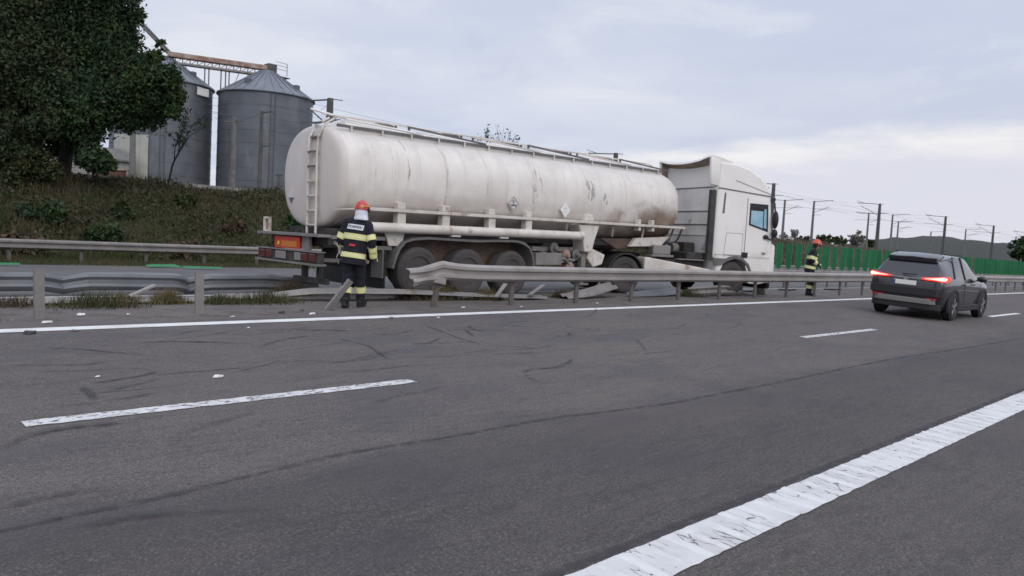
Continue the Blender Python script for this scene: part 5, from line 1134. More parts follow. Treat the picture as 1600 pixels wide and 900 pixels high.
    nv = len(ev.vertices); co = np.zeros(nv * 3, np.float32); ev.vertices.foreach_get('co', co); co = co.reshape(-1, 3)
    no = np.zeros(nv * 3, np.float32); ev.vertices.foreach_get('normal', no); no = no.reshape(-1, 3)
    # cloth folds on the suit, not on head or hands
    hcv = np.array(hc); isoff = np.linalg.norm(co - hcv, axis=1) < .19
    for s in ('l', 'r'): isoff |= np.linalg.norm(co - (np.array(J['wri_' + s]) + .0), axis=1) < .06
    for s in ('l', 'r'):
        wv = np.array(J['wri_' + s]); ev_ = np.array(J['elb_' + s]); dv = (wv - ev_) / np.linalg.norm(wv - ev_); isoff |= ((co - wv) @ dv > .0) & (np.linalg.norm(co - wv, axis=1) < .24)
    fold = np.array([mnoise.noise(Vector((c[0] * 9 + seed, c[1] * 9, c[2] * 16))) * .010 + mnoise.noise(Vector((c[0] * 22, c[1] * 22 + seed, c[2] * 30))) * .004 for c in co.tolist()])
    fold[isoff] = 0; co2 = co + no * fold[:, None]; ev.vertices.foreach_set('co', co2.ravel().astype(np.float32))
    npol = len(ev.polygons); ctr = np.zeros(npol * 3, np.float32); ev.polygons.foreach_get('center', ctr); ctr = ctr.reshape(-1, 3)
    mi = np.zeros(npol, np.int32); dh = np.linalg.norm(ctr - hcv, axis=1); mi[(dh < .175) & (ctr[:, 2] > nk.z + .015)] = 1
    mi[ctr[:, 2] < .17] = 2
    for s in ('l', 'r'):
        wv = np.array(J['wri_' + s]); ev_ = np.array(J['elb_' + s]); dv = (wv - ev_) / np.linalg.norm(wv - ev_); mi[((ctr - wv) @ dv > .015) & (np.linalg.norm(ctr - wv, axis=1) < .24)] = 2 if J.get('glove', True) else 1
    ev.materials.clear()
    for m in ('suit', 'skin', 'boot'): ev.materials.append(MT[m])
    ev.polygons.foreach_set('material_index', mi); ev.polygons.foreach_set('use_smooth', np.ones(npol, bool)); ev.update()
    link('body', ev, p)
    # reflective bands lie proud of the cloth
    def band_t(t, h, grow=.010):
        ra = np.interp(t, [s[0] for s in secs], [s[1] for s in secs]); rb = np.interp(t, [s[0] for s in secs], [s[2] for s in secs])
        q = MB(); dt = h / 2 * .55 / tl
        def rg(tt, g_): return sec(tt, np.interp(tt, [s[0] for s in secs], [s[1] for s in secs]) + g_, np.interp(tt, [s[0] for s in secs], [s[2] for s in secs]) + g_, 32)
        q.loft([rg(t - dt, .0), rg(t - dt, grow), rg(t - dt * .34, grow), rg(t + dt * .34, grow), rg(t + dt, grow), rg(t + dt, .0)], caps=False)
        q.m = [1 if (k // 32) == 2 else 0 for k in range(len(q.f))]
        return q.build('reflective_band', ['band', 'silver'], p, smooth=40)
    def band_l(a, b, f0, f1, ra, rb, mset=('band', 'silver')):
        a, b = Vector(J[a]), Vector(J[b]); r_ = lambda f_: ra + (rb - ra) * f_ + .012
        q = MB(); fs_ = [f0, f0 + (f1 - f0) * .33, f0 + (f1 - f0) * .66, f1]; q.tube([a.lerp(b, f_) for f_ in fs_], [r_(f_) for f_ in fs_], 20, caps=True)
        q.m = [1 if (k // 20) == 1 else 0 for k in range(len(q.f))]
        return q.build('reflective_band', list(mset), p, smooth=40)
    p['_'] = 0; del p['_']
    return p, band_t, band_l, dict(sec=sec, up=up, side=side_, fo=fo, hc=hc, hdv=hdv, hs=hs, hu=hu, HR=HR, nk=nk, secs=secs, tl=tl, pv=pv)
def helmet(p, K, tilt=0.0, eyes=True):
    hc, hdv, hs, hu = K['hc'], K['hdv'], K['hs'], K['hu']
    Rt = Matrix.Rotation(tilt, 3, hs); d_, u_ = Rt @ hdv, Rt @ hu
    def P3(x, y, z): return hc + d_ * x + hs * y + u_ * z
    mb = MB(); rg = []
    for z, a, b_, off in ((.02, .150, .128, .0), (.035, .152, .130, 0), (.06, .145, .124, 0), (.10, .132, .112, -.002), (.14, .105, .088, -.004), (.165, .07, .058, -.006), (.178, .02, .018, -.006)):
        rg.append([P3(a * math.cos(th) + off + (.02 if math.cos(th) > .5 and z < .05 else 0), b_ * math.sin(th), z) for th in np.linspace(0, 2 * math.pi, 28, endpoint=False)])
    mb.loft(rg); h = mb.build('helmet', 'helmet', p, smooth=50)
    mb = MB(); mb.tube([P3(-.15, 0, .07), P3(-.12, 0, .135), P3(-.04, 0, .178), P3(.05, 0, .178), P3(.12, 0, .13)], (.016, .012), 8); mb.build('helmet_crest', 'helmet', h, smooth=50)
    for q in (-1, 1):
        mb = MB(); pts = [(-.135, .062 * q, .062), (-.08, .112 * q, .075), (0, .128 * q, .085), (.06, .122 * q, .075)]; mb.tube([P3(*t) for t in pts], (.012, .007), 8); mb.build('helmet_stripe', 'yellow', h, smooth=50)
        mb = MB(); mb.sphere(P3(.02, .128 * q, .045), (.03, .012, .03), 10, 6, K['HR']); mb.build('visor_pivot', 'black', h, smooth=50)
    mb = MB(); rg = []
    for z, a, b_ in ((.055, .162, .136), (.02, .168, .138), (-.0, .165, .135)):
        rg.append([P3(a * math.cos(th), b_ * math.sin(th), z) for th in np.linspace(-1.0, 1.0, 12)] + [P3((a - .006) * math.cos(th), (b_ - .006) * math.sin(th), z) for th in np.linspace(1.0, -1.0, 12)])
    mb.loft(rg); mb.build('visor', 'glass_dark', h, smooth=50)
    if eyes:
        for q in (-1, 1):
            mb = MB(); mb.sphere(hc + hdv * .084 + hs * q * .030 + hu * .012, (.008, .012, .008), 8, 6, K['HR']); mb.build('eye', 'text', p, smooth=60)
    return h
def on_back(K, u, t, off, sgn=-1):
    a = np.interp(t, [s[0] for s in K['secs']], [s[1] for s in K['secs']]); b_ = np.interp(t, [s[0] for s in K['secs']], [s[2] for s in K['secs']]); ex = 2.35
    q = b_ * max(0.0, 1 - abs(u / a) ** ex) ** (1 / ex)
    return K['pv'] + K['up'] * (t * K['tl'] / .55) + K['side'] * u + K['fo'] * (sgn * (q + off))
def back_patch(p, K, u0, u1, t0, t1, off, m, name, sgn=-1):
    mb = MB(); us = np.linspace(u0, u1, 11)
    rg = [[on_back(K, u, t0, off, sgn), on_back(K, u, t1, off, sgn), on_back(K, u, t1, off - .012, sgn), on_back(K, u, t0, off - .012, sgn)] for u in us]
    mb.loft(rg); return mb.build(name, m, p)
def text_mesh(s, size):
    cu = bpy.data.curves.new('t', 'FONT'); cu.body = s; cu.size = size; cu.align_x = 'CENTER'; cu.align_y = 'CENTER'; cu.offset = size * .03
    o = bpy.data.objects.new('t', cu); COL.objects.link(o); dg = bpy.context.evaluated_depsgraph_get(); dg.update()
    me = bpy.data.meshes.new_from_object(o.evaluated_get(dg)); bpy.data.objects.remove(o); return me
# nearer firefighter, seen from behind, walking towards the truck
J1 = dict(pelvis=(0, 0, .90), neck=(.035, -.055, 1.455), head=(.055, -.105, 1.625), sho_l=(.02, .145, 1.415), sho_r=(.02, -.245, 1.385), elb_l=(-.01, .25, 1.13), elb_r=(-.03, -.335, 1.12), wri_l=(.12, .25, .97), wri_r=(.055, -.345, .90),
          hip_l=(0, .10, .88), hip_r=(.02, -.10, .88), kne_l=(.03, .105, .50), kne_r=(.15, -.095, .51), ank_l=(-.07, .105, .11), ank_r=(.20, -.10, .12), toe_l=(.13, .125, .05), toe_r=(.41, -.13, .06), curl_l=(0, -1, 0), curl_r=(0, 1, 0))
p1, bt, bl, K = person('firefighter seen from behind, red helmet over white neck cloth, walking beside the tanker wheels', (7.16, 11.08, .437), R(40), J1, R(-22), seed=3)
bt(.285, .100); bt(-.02, .085)
bl('sho_r', 'elb_r', .62, .94, .088, .074); bl('sho_l', 'elb_l', .62, .94, .088, .074); bl('elb_r', 'wri_r', .40, .78, .074, .058); bl('elb_l', 'wri_l', .40, .80, .074, .058)
bl('kne_l', 'ank_l', .42, .68, .098, .082); bl('kne_r', 'ank_r', .42, .68, .098, .082)
back_patch(p1, K, -.145, .145, .40, .485, .016, 'cloth_white', 'back_patch')
tm = text_mesh('POMPIERI', .062)
for v in tm.vertices: v.co = on_back(K, -v.co.x, .4425 + v.co.y * .99, .0185)
tm.materials.append(MT['text']); link('patch_lettering', tm, p1)
back_patch(p1, K, -.055, .055, .125, .16, .018, 'label_red', 'belt_label')
helmet(p1, K, .10); p1.scale = (.93, .93, 1.0)
hc, hdv, hs, hu = K['hc'], K['hdv'], K['hs'], K['hu']
mb = MB(); rg = []
for z, a, b_, o_ in ((.05, .116, .106, -.01), (-.02, .116, .108, -.01), (-.07, .114, .112, -.012), (-.11, .118, .128, -.018), (-.14, .118, .145, -.025), (-.15, .10, .145, -.03)):
    rg.append([hc + hdv * (a * math.cos(th) * (1 + .03 * math.sin(9 * th + z * 30)) + o_) + hs * (b_ * math.sin(th) * (1 + .03 * math.sin(7 * th + z * 40))) + hu * z for th in np.linspace(math.pi * .28, math.pi * 1.72, 30)])
mb.loft(rg, caps=False, closed=False); nk_ = mb.build('neck_cloth', 'cloth_white', p1, smooth=70)
sol = nk_.modifiers.new('s', 'SOLIDIFY'); sol.thickness = .008
mb = MB(); wv = Vector(J1['wri_r']); mb.tube([wv + Vector((-.005, .0, .035)), wv + Vector((.01, 0, -.02)), wv + Vector((.02, -.005, -.045))], [.072, .074, .068], 16); mb.build('glove_cuff', 'band', p1, smooth=40)
mb = MB(); mb.bar(wv + Vector((.01, -.06, -.03)), wv + Vector((.04, -.075, -.11)), .02, .012); mb.build('cuff_strap', 'band', p1, bevel=.003)
# a radio on the belt at the left
mb = MB(); mb.box((-.03, .245, .95), (.07, .045, .13)); mb.tube([(-.03, .245, 1.01), (-.04, .25, 1.13)], .008, 8); mb.build('radio', 'lamp_grey', p1, bevel=.008)
mb = MB(); mb.tube(catmull([(-.03, .27, .90), (-.06, .29, .84), (-.03, .28, .77), (-.02, .27, .72)], 4), .010, 6); mb.build('lanyard', 'lamp_grey', p1)
# farther firefighter, in profile, bent over something in his hands
J2 = dict(pelvis=(-.01, 0, .90), neck=(.065, 0, 1.435), head=(.135, 0, 1.595), sho_l=(.05, .185, 1.385), sho_r=(.05, -.185, 1.385), elb_l=(.03, .25, 1.12), elb_r=(.0, -.25, 1.12), wri_l=(.24, .10, 1.05), wri_r=(.22, -.12, 1.0),
          hip_l=(-.02, .10, .88), hip_r=(-.02, -.10, .88), kne_l=(.03, .10, .50), kne_r=(.05, -.10, .50), ank_l=(-.01, .105, .11), ank_r=(.0, -.105, .11), toe_l=(.19, .12, .05), toe_r=(.20, -.13, .05), curl_l=(0, 0, -1), curl_r=(0, 0, -1), glove=True)
p2, bt, bl, K = person('firefighter in profile behind the long barrier, head bowed, near the green slats', (24.60, 11.08, .42), R(-62), J2, R(-4), seed=9)
bt(.30, .10); bt(.0, .09)
bl('sho_r', 'elb_r', .55, .92, .088, .074); bl('sho_l', 'elb_l', .55, .92, .088, .074); bl('elb_r', 'wri_r', .35, .75, .074, .058); bl('elb_l', 'wri_l', .35, .75, .074, .058)
bl('kne_l', 'ank_l', .42, .68, .098, .082); bl('kne_r', 'ank_r', .42, .68, .098, .082)
helmet(p2, K, .26); p2.scale = (.98, .98, 1.05)
mb = MB(); hc, hdv, hs, hu = K['hc'], K['hdv'], K['hs'], K['hu']; rg = []
for z, a, b_, o_ in ((.03, .112, .104, -.012), (-.05, .112, .104, -.012), (-.12, .110, .112, -.02), (-.17, .12, .15, -.03)):
    rg.append([hc + hdv * (a * math.cos(th) + o_) + hs * (b_ * math.sin(th)) + hu * z for th in np.linspace(math.pi * .42, math.pi * 1.58, 22)])
mb.loft(rg, caps=False, closed=False); nk_ = mb.build('neck_cloth', 'suit', p2, smooth=70); nk_.modifiers.new('s', 'SOLIDIFY').thickness = .008
back_patch(p2, K, -.12, -.04, .40, .45, .016, 'silver', 'chest_patch', 1)
mb = MB(); mb.box((.29, -.02, .99), (.06, .16, .05)); mb.build('held_pack', 'plate', p2, bevel=.012)

# ------------------------------------------------------------------ grain silos and their conveyor
def silo(label, x, y, r, zb, ze, za, light=False):
    s = thing('silo', label, 'silo', (x, y, zb), 0, 'grain silos')
    H_ = ze - zb; mb = MB(); n = 96; nring = int(H_ / .1)
    rings = []
    for i in range(nring + 1):
        rr = r + (.022 if i % 2 else 0)
        rings.append([Vector((rr * math.cos(2 * math.pi * k / n), rr * math.sin(2 * math.pi * k / n), H_ * i / nring)) for k in range(n)])
    mb.loft(rings, caps=False); mb.build('wall', 'silo', s, smooth=60)
    for i in range(1, int(H_ / 1.15)):       # bolted sheet joints
        z = 1.15 * i; mb = MB(); mb.loft([[Vector(((r + q) * math.cos(2 * math.pi * k / 64), (r + q) * math.sin(2 * math.pi * k / 64), z + dz)) for k in range(64)] for q, dz in ((.0, -.03), (.035, -.03), (.035, .03), (.0, .03))], caps=False); mb.build('sheet_joint', 'silo', s)
    hR = za - ze; mb = MB(); mb.loft([[Vector((q * math.cos(2 * math.pi * k / 72), q * math.sin(2 * math.pi * k / 72), z)) for k in range(72)] for q, z in ((r - .1, H_ - .02), (r + .22, H_ - .10), (r + .22, H_ - .02), (.75, H_ + hR - .1), (.7, H_ + hR), (.02, H_ + hR + .05))]); rf = mb.build('roof', 'silo_roof', s, smooth=25)
    for k in range(30):
        a = 2 * math.pi * k / 30; c, q = math.cos(a), math.sin(a); mb = MB(); mb.bar(((r + .2) * c, (r + .2) * q, H_ + .0), (.8 * c, .8 * q, H_ + hR - .06), .04, .05); mb.build('roof_rib', 'silo_roof', rf)
    for a in (-2.6, -1.0, .4): 
        c, q = math.cos(a), math.sin(a); mb = MB(); mb.box((r * .72 * c, r * .72 * q, H_ + hR * .30 + .22), (.5, .5, .5), Matrix.Rotation(a, 3, 'Z')); mb.build('roof_vent', 'silo', rf, bevel=.05)
    mb = MB(); a = -1.9
    for q in (-.2, .2): mb.tube([((r + .18) * math.cos(a) - q * math.sin(a), (r + .18) * math.sin(a) + q * math.cos(a), 0), ((r + .18) * math.cos(a) - q * math.sin(a), (r + .18) * math.sin(a) + q * math.cos(a), H_)], .03, 6)
    for i in range(int(H_ / .35)): mb.bar(((r + .18) * math.cos(a) + .2 * math.sin(a), (r + .18) * math.sin(a) - .2 * math.cos(a), .3 * i), ((r + .18) * math.cos(a) - .2 * math.sin(a), (r + .18) * math.sin(a) + .2 * math.cos(a), .3 * i), .02, .02)
    mb.build('wall_ladder', 'pole_dark', s)
    return s
def cray(px, py, z):      # point straight along a line of sight, z metres deep
    dv = fwd + rx * ((px - 800) / 1200) - ux * ((py - 450) / 1200); return CAM_POS + dv * z
GZ = 2.4
c = cray(411.5, 300, 74.5); s1 = silo('grey corrugated grain silo with a cone roof, standing clear right of the tree', c.x, c.y, 4.33, GZ, 14.05, 16.55)
c2 = cray(250, 300, 72.5); s2 = silo('grey grain silo half hidden behind the big tree', c2.x, c2.y, 4.36, GZ, 14.35, 17.0)
for k in range(5):
    mb = MB(); a0 = R(-168) + k * R(9); mb.loft([[Vector((4.52 * math.cos(a), 4.52 * math.sin(a), z)) for a in np.linspace(a0, a0 + R(8.8), 6)] + [Vector((4.49 * math.cos(a), 4.49 * math.sin(a), z)) for a in np.linspace(a0 + R(8.8), a0, 6)] for z in (0.1, 3.4, 6.8)])
    mb.build('lit_wall_sheet', 'silo_lit', s2)  # pale sheets put the lit side of the silo into the colour
mb = MB(); a = R(-35); mb.box((4.55 * math.cos(R(-62)), 4.55 * math.sin(R(-62)), 11.3), (.06, 1.5, .7), Matrix.Rotation(R(-62), 3, 'Z')); mb.build('sign_plate', 'plate', s2)
cv = thing('conveyor_bridge', 'rusty conveyor bridge running over both silo tops on thin trestles', 'conveyor', (c.x, c.y, GZ))
A = cray(262, 92, 71.5) - Vector((c.x, c.y, GZ)); B = cray(420, 114, 74.6) - Vector((c.x, c.y, GZ)); dAB = (B - A)
for dz, m, wd, ht in ((.42, 'rust', .8, .42), (-.30, 'steel_dull', .7, .18)):
    mb = MB(); mb.bar(A + Vector((0, 0, dz)), B + Vector((0, 0, dz)), wd, ht); mb.build('trough' if dz > 0 else 'walk_floor', m, cv)
for i in range(15):
    q = A + dAB * (i / 14); q2 = A + dAB * min(1, (i + 1) / 14)
    mb = MB(); mb.bar(q + Vector((0, 0, -.25)), q + Vector((0, 0, .3)), .07, .07); mb.bar(q + Vector((0, 0, -.25)), q2 + Vector((0, 0, .25)), .05, .05); mb.build('lattice', 'rust', cv)
mb = MB(); mb.b2(tuple(B + Vector((-.3, -.5, -.6))), tuple(B + Vector((.6, .5, .85)))); mb.build('drive_head', 'pole_dark', cv, bevel=.05)
for dz in (.45, .8, 1.1): mb = MB(); mb.bar(B + Vector((.4, -.6, dz)), B + Vector((1.7, -.4, dz)), .04, .04); mb.bar(B + Vector((1.7, -.4, -.1)), B + Vector((1.7, -.4, 1.1)), .04, .04); mb.build('guard_bar', 'steel_dull', cv)
mb = MB(); mb.bar(B + Vector((.3, -.6, -.3)), B + Vector((1.8, -.4, -.3)), .9, .06); mb.build('landing', 'steel_dull', cv)
mb = MB(); mb.tube([B + Vector((0, 0, -.4)), Vector((0, 0, 14.0))], .3, 12); mb.build('drop_pipe', 'silo_roof', cv)
for f_, z_ in ((.36, 10.9), (.40, 10.9), (.52, 10.9), (.565, 10.9), (.60, 10.9)):
    q = A + dAB * f_; mb = MB(); mb.bar(q + Vector((0, 0, -.35)), (q.x, q.y, q.z - 4.6), .09, .09); mb.build('trestle_leg', 'steel_blue', cv)
for f0, f1 in ((.05, .34), (.16, .36), (.60, .80), (.62, .93), (.36, .28), (.60, .70)):
    q, q2 = A + dAB * f0, A + dAB * f1
    mb = MB(); mb.bar(q + Vector((0, 0, -.35)), q2 + Vector((0, 0, -.35 - (2.6 if f0 < f1 else 2))) if f0 < .5 and f0 < f1 else q + Vector((0, 0, -3.2)), .06, .06) if f0 < .5 else mb.bar(q2 + Vector((0, 0, -.35)), q + Vector((0, 0, -3.0)), .06, .06); mb.build('trestle_brace', 'steel_blue', cv)
el = thing('inclined_conveyor', 'dark conveyor tube slanting down from the upper left into the bridge', 'conveyor', tuple(A + Vector((c.x, c.y, GZ))))
U = cray(205, 20, 72.5) - A - Vector((c.x, c.y, GZ))
mb = MB(); mb.bar(Vector((.2, 0, .5)), U, .35, .35); mb.build('tube', 'pole_dark', el)
mb = MB(); mb.bar(Vector((.2, -.4, .2)), U + Vector((0, -.4, -.3)), .1, .1); mb.build('support_rail', 'steel_dull', el)
mb = MB(); mb.bar(U, (U.x, U.y, -14), .8, .8); mb.build('elevator_leg', 'pole_dark', el)
# shed behind the tree, small red hut
mb = MB(); sh = thing('shed', 'pale long shed half hidden behind the tree trunks', 'shed', (17.0, 62, 3.0))
q = cray(100, 262, 62); sh.location = (q.x, q.y, 2.6)
for i in range(12): mb = MB(); mb.b2((-5 + i * .83, 0, 0), (-5 + i * .83 + .81, .08, 3.9)); mb.build('panel', 'concrete', sh)
mb = MB(); mb.prism([(-.3, 3.9), (-.3, 4.05), (3, 5.2), (6.3, 4.05), (6.3, 3.9)], lambda u, v, q_: Vector((q_, u, v)), -5.2, 5.2); mb.build('roof', 'pole_grey', sh)
q = cray(172, 262, 56); ht = thing('hut', 'small faded red hut on the bank between tree and silo', 'hut', (q.x, q.y, 3.2))
mb = MB(); mb.b2((-.9, -.7, 0), (.9, .7, 2.0)); mb.build('wall', 'brick', ht); mb = MB(); mb.b2((-1.05, -.85, 2.0), (1.05, .85, 2.12)); mb.build('roof', 'rust', ht); mb = MB(); mb.b2((-.35, -.73, 0), (.35, -.70, 1.6)); mb.build('door', 'pole_dark', ht)

# ------------------------------------------------------------------ railway masts, poles and wires
def mast(label, x, y, ztop, kind, zb=None):
    zb = gzf(x, y) - .3 - 0.9 * float(sst(60, 140, y)) if zb is None else zb; Hh = ztop - zb
    m_ = thing('railway_mast', label, 'mast', (x, y, zb), 0, 'railway line masts'); col = 'pole_dark' if kind in ('near', 'end') else 'pole_grey'
    mb = MB(); w0 = .26 if kind == 'near' else .19; mb.loft([[Vector((sx_ * q, sy_ * q, z)) for sx_, sy_ in ((-1, -1), (1, -1), (1, 1), (-1, 1))] for q, z in ((w0, 0), (w0 * .62, Hh))]); mb.build('mast_column', col, m_, bevel=.03)
    sg_ = 1 if kind in ('near',) else -1
    if kind == 'near':
        mb = MB(); mb.bar((0, 0, Hh - .1), (0, 3.4, Hh + .12), .09, .09); mb.bar((0, 2.2, Hh + .03), (0, 3.6, Hh + .45), .05, .05); mb.build('top_arm', col, m_)
        mb = MB(); mb.bar((0, 0, Hh - 1.9), (0, 2.9, Hh - .35), .07, .07); mb.bar((0, 0, Hh - 1.55), (0, 3.6, Hh - 1.35), .05, .05); mb.build('cantilever', col, m_)
        mb = MB(); mb.bar((0, 0, Hh - 1.55), (.0, -1.3, Hh - 1.5), .05, .05); mb.build('feeder_arm', col, m_)
        mb = MB(); mb.bar((.0, .0, Hh - .05), (.8, -.25, Hh - .05), .05, .05); mb.build('stay_arm', col, m_)
        mb = MB(); mb.box((0, 0, Hh * .30), (.42, .42, .9)); mb.build('weight_stack', col, m_, bevel=.04)
    else:
        mb = MB(); mb.bar((0, 0, Hh - .12), (0, -3.0, Hh + .05), .08, .08); mb.build('top_arm', col, m_)
        mb = MB(); mb.bar((0, 0, Hh - 1.9), (0, -2.4, Hh - .9), .06, .06); mb.bar((0, 0, Hh - 1.3), (0, -3.0, Hh - 1.25), .05, .05); mb.bar((0, 0, Hh - 2.2), (0, -1.2, Hh - 2.2), .05, .05); mb.build('cantilever', col, m_)
        if kind == 'both': mb = MB(); mb.bar((0, 0, Hh - .12), (0, 2.2, Hh), .08, .08); mb.bar((0, 0, Hh - 1.3), (0, 2.6, Hh - 1.3), .05, .05); mb.build('back_arm', col, m_)
    return m_
NX = [27.4, 58.3, 90.0, 124.9, 157.3, 189.9, 222]
for x_, lab in zip(NX, ('thick railway mast rising behind the tail of the tanker', 'railway mast barely showing over the front of the tanker', 'dark railway mast just right of the truck cab', 'thick railway mast in front of the pale round tree', 'thick railway mast right behind the car roof', 'thick railway mast over the green slats right of the car', 'farthest thick railway mast by the round tree at the right')):
    mast(lab, x_, 46.0, 10.5, 'near')
for x_, y_, zt, lab, kd in ((118.7, 53.7, 10.45, 'thin railway mast with right hand arms above the farther firefighter', 'far'), (117.6, 58, 10.55, 'thin railway mast with arms on both sides right of the cab mirror', 'both'), (153.4, 54, 10.48, 'thin right armed mast right of the thick one by the pale tree', 'far'), (152.3, 58, 10.6, 'thin mast with arms on both sides left of the thick one by the pale tree', 'both'), (177, 61, 10.3, 'small thin railway mast left of the hill crest', 'far'), (207, 55.9, 10.3, 'thin railway mast left of the rightmost thick one', 'far'), (255, 56, 10.6, 'thin railway mast at the right edge beside the round tree', 'far'), (140, 75, 9.0, 'faint far railway mast beside the pale tree', 'far'), (215, 66, 9.8, 'faint far railway mast above the hill crest', 'far')):
    mast(lab, x_, y_, zt, kd)
def pole(label, x, y, ztop, arms, m, r=.12, nm='utility_pole'):
    zb = gzf(x, y) - .2; p = thing(nm, label, 'pole', (x, y, zb), 0); Hh = ztop - zb
    mb = MB(); mb.tube([(0, 0, 0), (0, 0, Hh)], [r * 1.3, r * .8], 10); mb.build('pole_shaft', m, p, smooth=40)
    for z, l0, l1 in arms: mb = MB(); mb.bar((-l0 * .4, l0 * .9, Hh - z), (l1 * .4, -l1 * .9, Hh - z + .05), .08, .08); mb.build('cross_arm', m, p)
    return p
pole('pale concrete pole in front of the left half of the clear silo', 17.9, 39.5, 7.35, [(.25, .6, .6)], 'pole_grey', .13)
pole('dark thin pole with a hooked top in front of the middle of the clear silo', 22.6, 46, 8.9, [(.1, .1, .9), (2.2, .1, .6)], 'pole_dark', .12)
q = cray(207, 240, 56); pole('grey post in front of the pale wall of the half hidden silo', q.x, q.y, cray(207, 175, 56).z, [], 'pole_grey', .20)
q = cray(436, 270, 52); pole('short dark post between the clear silo and the tank end', q.x, q.y, cray(436, 272, 52).z, [(.1, .3, .3)], 'pole_dark', .12)
def wire(label, pts, r=.008, sag=.4, grp='overhead wires'):
    mb = MB()
    for a, b in zip(pts[:-1], pts[1:]):
        a, b = Vector(a), Vector(b); mb.tube([a.lerp(b, t) - Vector((0, 0, sag * 4 * t * (1 - t))) for t in np.linspace(0, 1, 9)], r, 4, caps=False)
    return tag(mb.build('overhead_wire', 'wire'), label, 'wire', grp)
for dy, z, lab, r_ in ((3.3, 10.55, 'top wire strung along the ends of the thick mast arms', .008), (2.9, 10.0, 'middle wire strung along the thick masts', .008), (3.4, 9.1, 'lower contact wire along the thick masts', .008), (-1.3, 8.95, 'feeder wire on the roadside of the thick masts', .008)):
    wire(lab, [(-5, 46 + dy, z)] + [(x_, 46 + dy, z) for x_ in NX] + [(300, 46 + dy, z)], r_, .5)
for dy, z, lab in ((-3.0, 10.45, 'top wire along the thin masts'), (-3.0, 9.2, 'lower wire along the thin masts')):
    wire(lab, [(20, 54 + dy, z), (52, 54 + dy, z), (85, 54 + dy, z), (118, 54 + dy, z), (153, 54 + dy, z), (207, 55 + dy, z), (255, 56 + dy, z)], .008, .5)
for a, b, lab in (((17.9, 39.5, 7.2), (c.x + 4.2, c.y - 2, 13.4), 'wire from the concrete pole up to the silo eave'), ((22.6, 46, 8.8), (c2.x + 4, c2.y - 2, 11.9), 'wire from the dark pole to the half hidden silo'), ((c.x + 4.4, c.y - 1, 13.9), (27.4, 46, 10.3), 'wire from the silo eave to the thick mast')):
    wire(lab, [a, b], .012, .5, None)

# ------------------------------------------------------------------ trees, bushes, weeds
def shell_points(c, r, n, inner=.45):
    d_ = rng.normal(size=(n, 3)); d_ /= np.linalg.norm(d_, axis=1)[:, None]
    q = inner + (1 - inner) * rng.uniform(0, 1, n) ** .55
    return np.asarray(c)[None, :] + d_ * q[:, None] * np.asarray(r)[None, :]
def limbs(mb, a, b, r, depth, spread, kids=3):
    a, b = Vector(a), Vector(b); mid = a.lerp(b, .5) + Vector((random.uniform(-1, 1), random.uniform(-1, 1), random.uniform(-.3, .3))) * (b - a).length * .08
    mb.tube([a, mid, b], [r, r * .8, r * .58], 6 if depth else 5, caps=False)
    if depth <= 0: return
    for k in range(kids):
        st = mid.lerp(b, random.uniform(.0, 1)); L_ = (b - a).length * random.uniform(.45, .72); dr_ = (b - a).normalized()
        nd = (dr_ + Vector((random.uniform(-1, 1), random.uniform(-1, 1), random.uniform(-.35, .7))) * spread).normalized()
        limbs(mb, st, st + nd * L_, r * .5, depth - 1, spread, kids)
def tree(label, base, top, clumps, n, size, leaf, bark='bark', r=.22, name='tree', depth=1, group=None):
    t = thing(name, label, 'tree', base, 0, group); b = Vector(base); mb = MB(); t0 = Vector(top) - b
    mb.tube([Vector((0, 0, -.3)), t0 * .3 + Vector((.08, -.05, 0)), t0 * .65 + Vector((-.06, .06, 0)), t0], [r * 1.25, r, r * .7, r * .3], 10)
    for c, rr in clumps: limbs(mb, t0 * random.uniform(.35, .9), t0 * .2 + (Vector(c) - b) * .8, r * .30, 0, .6, 2)
    mb.build('trunk', bark, t, smooth=60)
    tot = sum(np.prod(np.atleast_1d(q if not isinstance(q, float) else (q, q, q))) ** (2 / 3) for _, q in clumps); P_ = []
    for c, rr in clumps:
        rr = (rr, rr, rr) if isinstance(rr, float) else rr; k = int(n * np.prod(rr) ** (2 / 3) / tot)
        # tufts: leaves gather round twig ends, so the outline is ragged and gaps stay open
        tw = shell_points(np.array(c) - np.array(b), rr, max(4, k // 22), .35); ks = rng.integers(0, len(tw), k)
        P_.append(tw[ks] + rng.normal(size=(k, 3)) * (.13 * np.mean(rr)))
    P_ = np.concatenate(P_); me = leaf_cards('crown', P_, size, leaf, 1.6, .2); link('crown', me, t); return t
def pxc(lst, z0, zs):        # (px, py, radius in px) seen at depth z0 -> centre and radius in metres
    out = []
    for px_, py_, r_ in lst:
        z = z0 + random.uniform(-zs, zs); out.append((tuple(cray(px_, py_, z)), r_ * z / 1200.0))
    return out
A_ = [(120, 10, 62), (180, 5, 48), (150, 60, 66), (190, 55, 36), (218, 28, 15), (100, 90, 70), (165, 110, 70), (212, 108, 40), (250, 135, 36), (262, 160, 27), (215, 160, 48), (165, 170, 47), (120, 165, 60), (90, 200, 48), (138, 212, 28), (205, 183, 25), (240, 180, 26), (140, -50, 70), (60, 150, 50), (105, 228, 24), (246, 92, 16), (255, 70, 9)]
big = tree('big dark leafy tree on the bank in front of the silos', cray(97, 272, 31), cray(120, 60, 31), pxc([(a - 4, b, c * .90) for a, b, c in A_], 31, 1.4), 95000, .10, 'leaf_dark', r=.24)
B_ = [(20, 40, 60), (55, 20, 60), (10, 110, 60), (60, 90, 55), (30, 160, 50), (-30, 60, 70), (-20, 150, 60), (50, -30, 60), (75, 140, 40), (70, 195, 30), (20, 205, 35), (-40, -20, 80)]
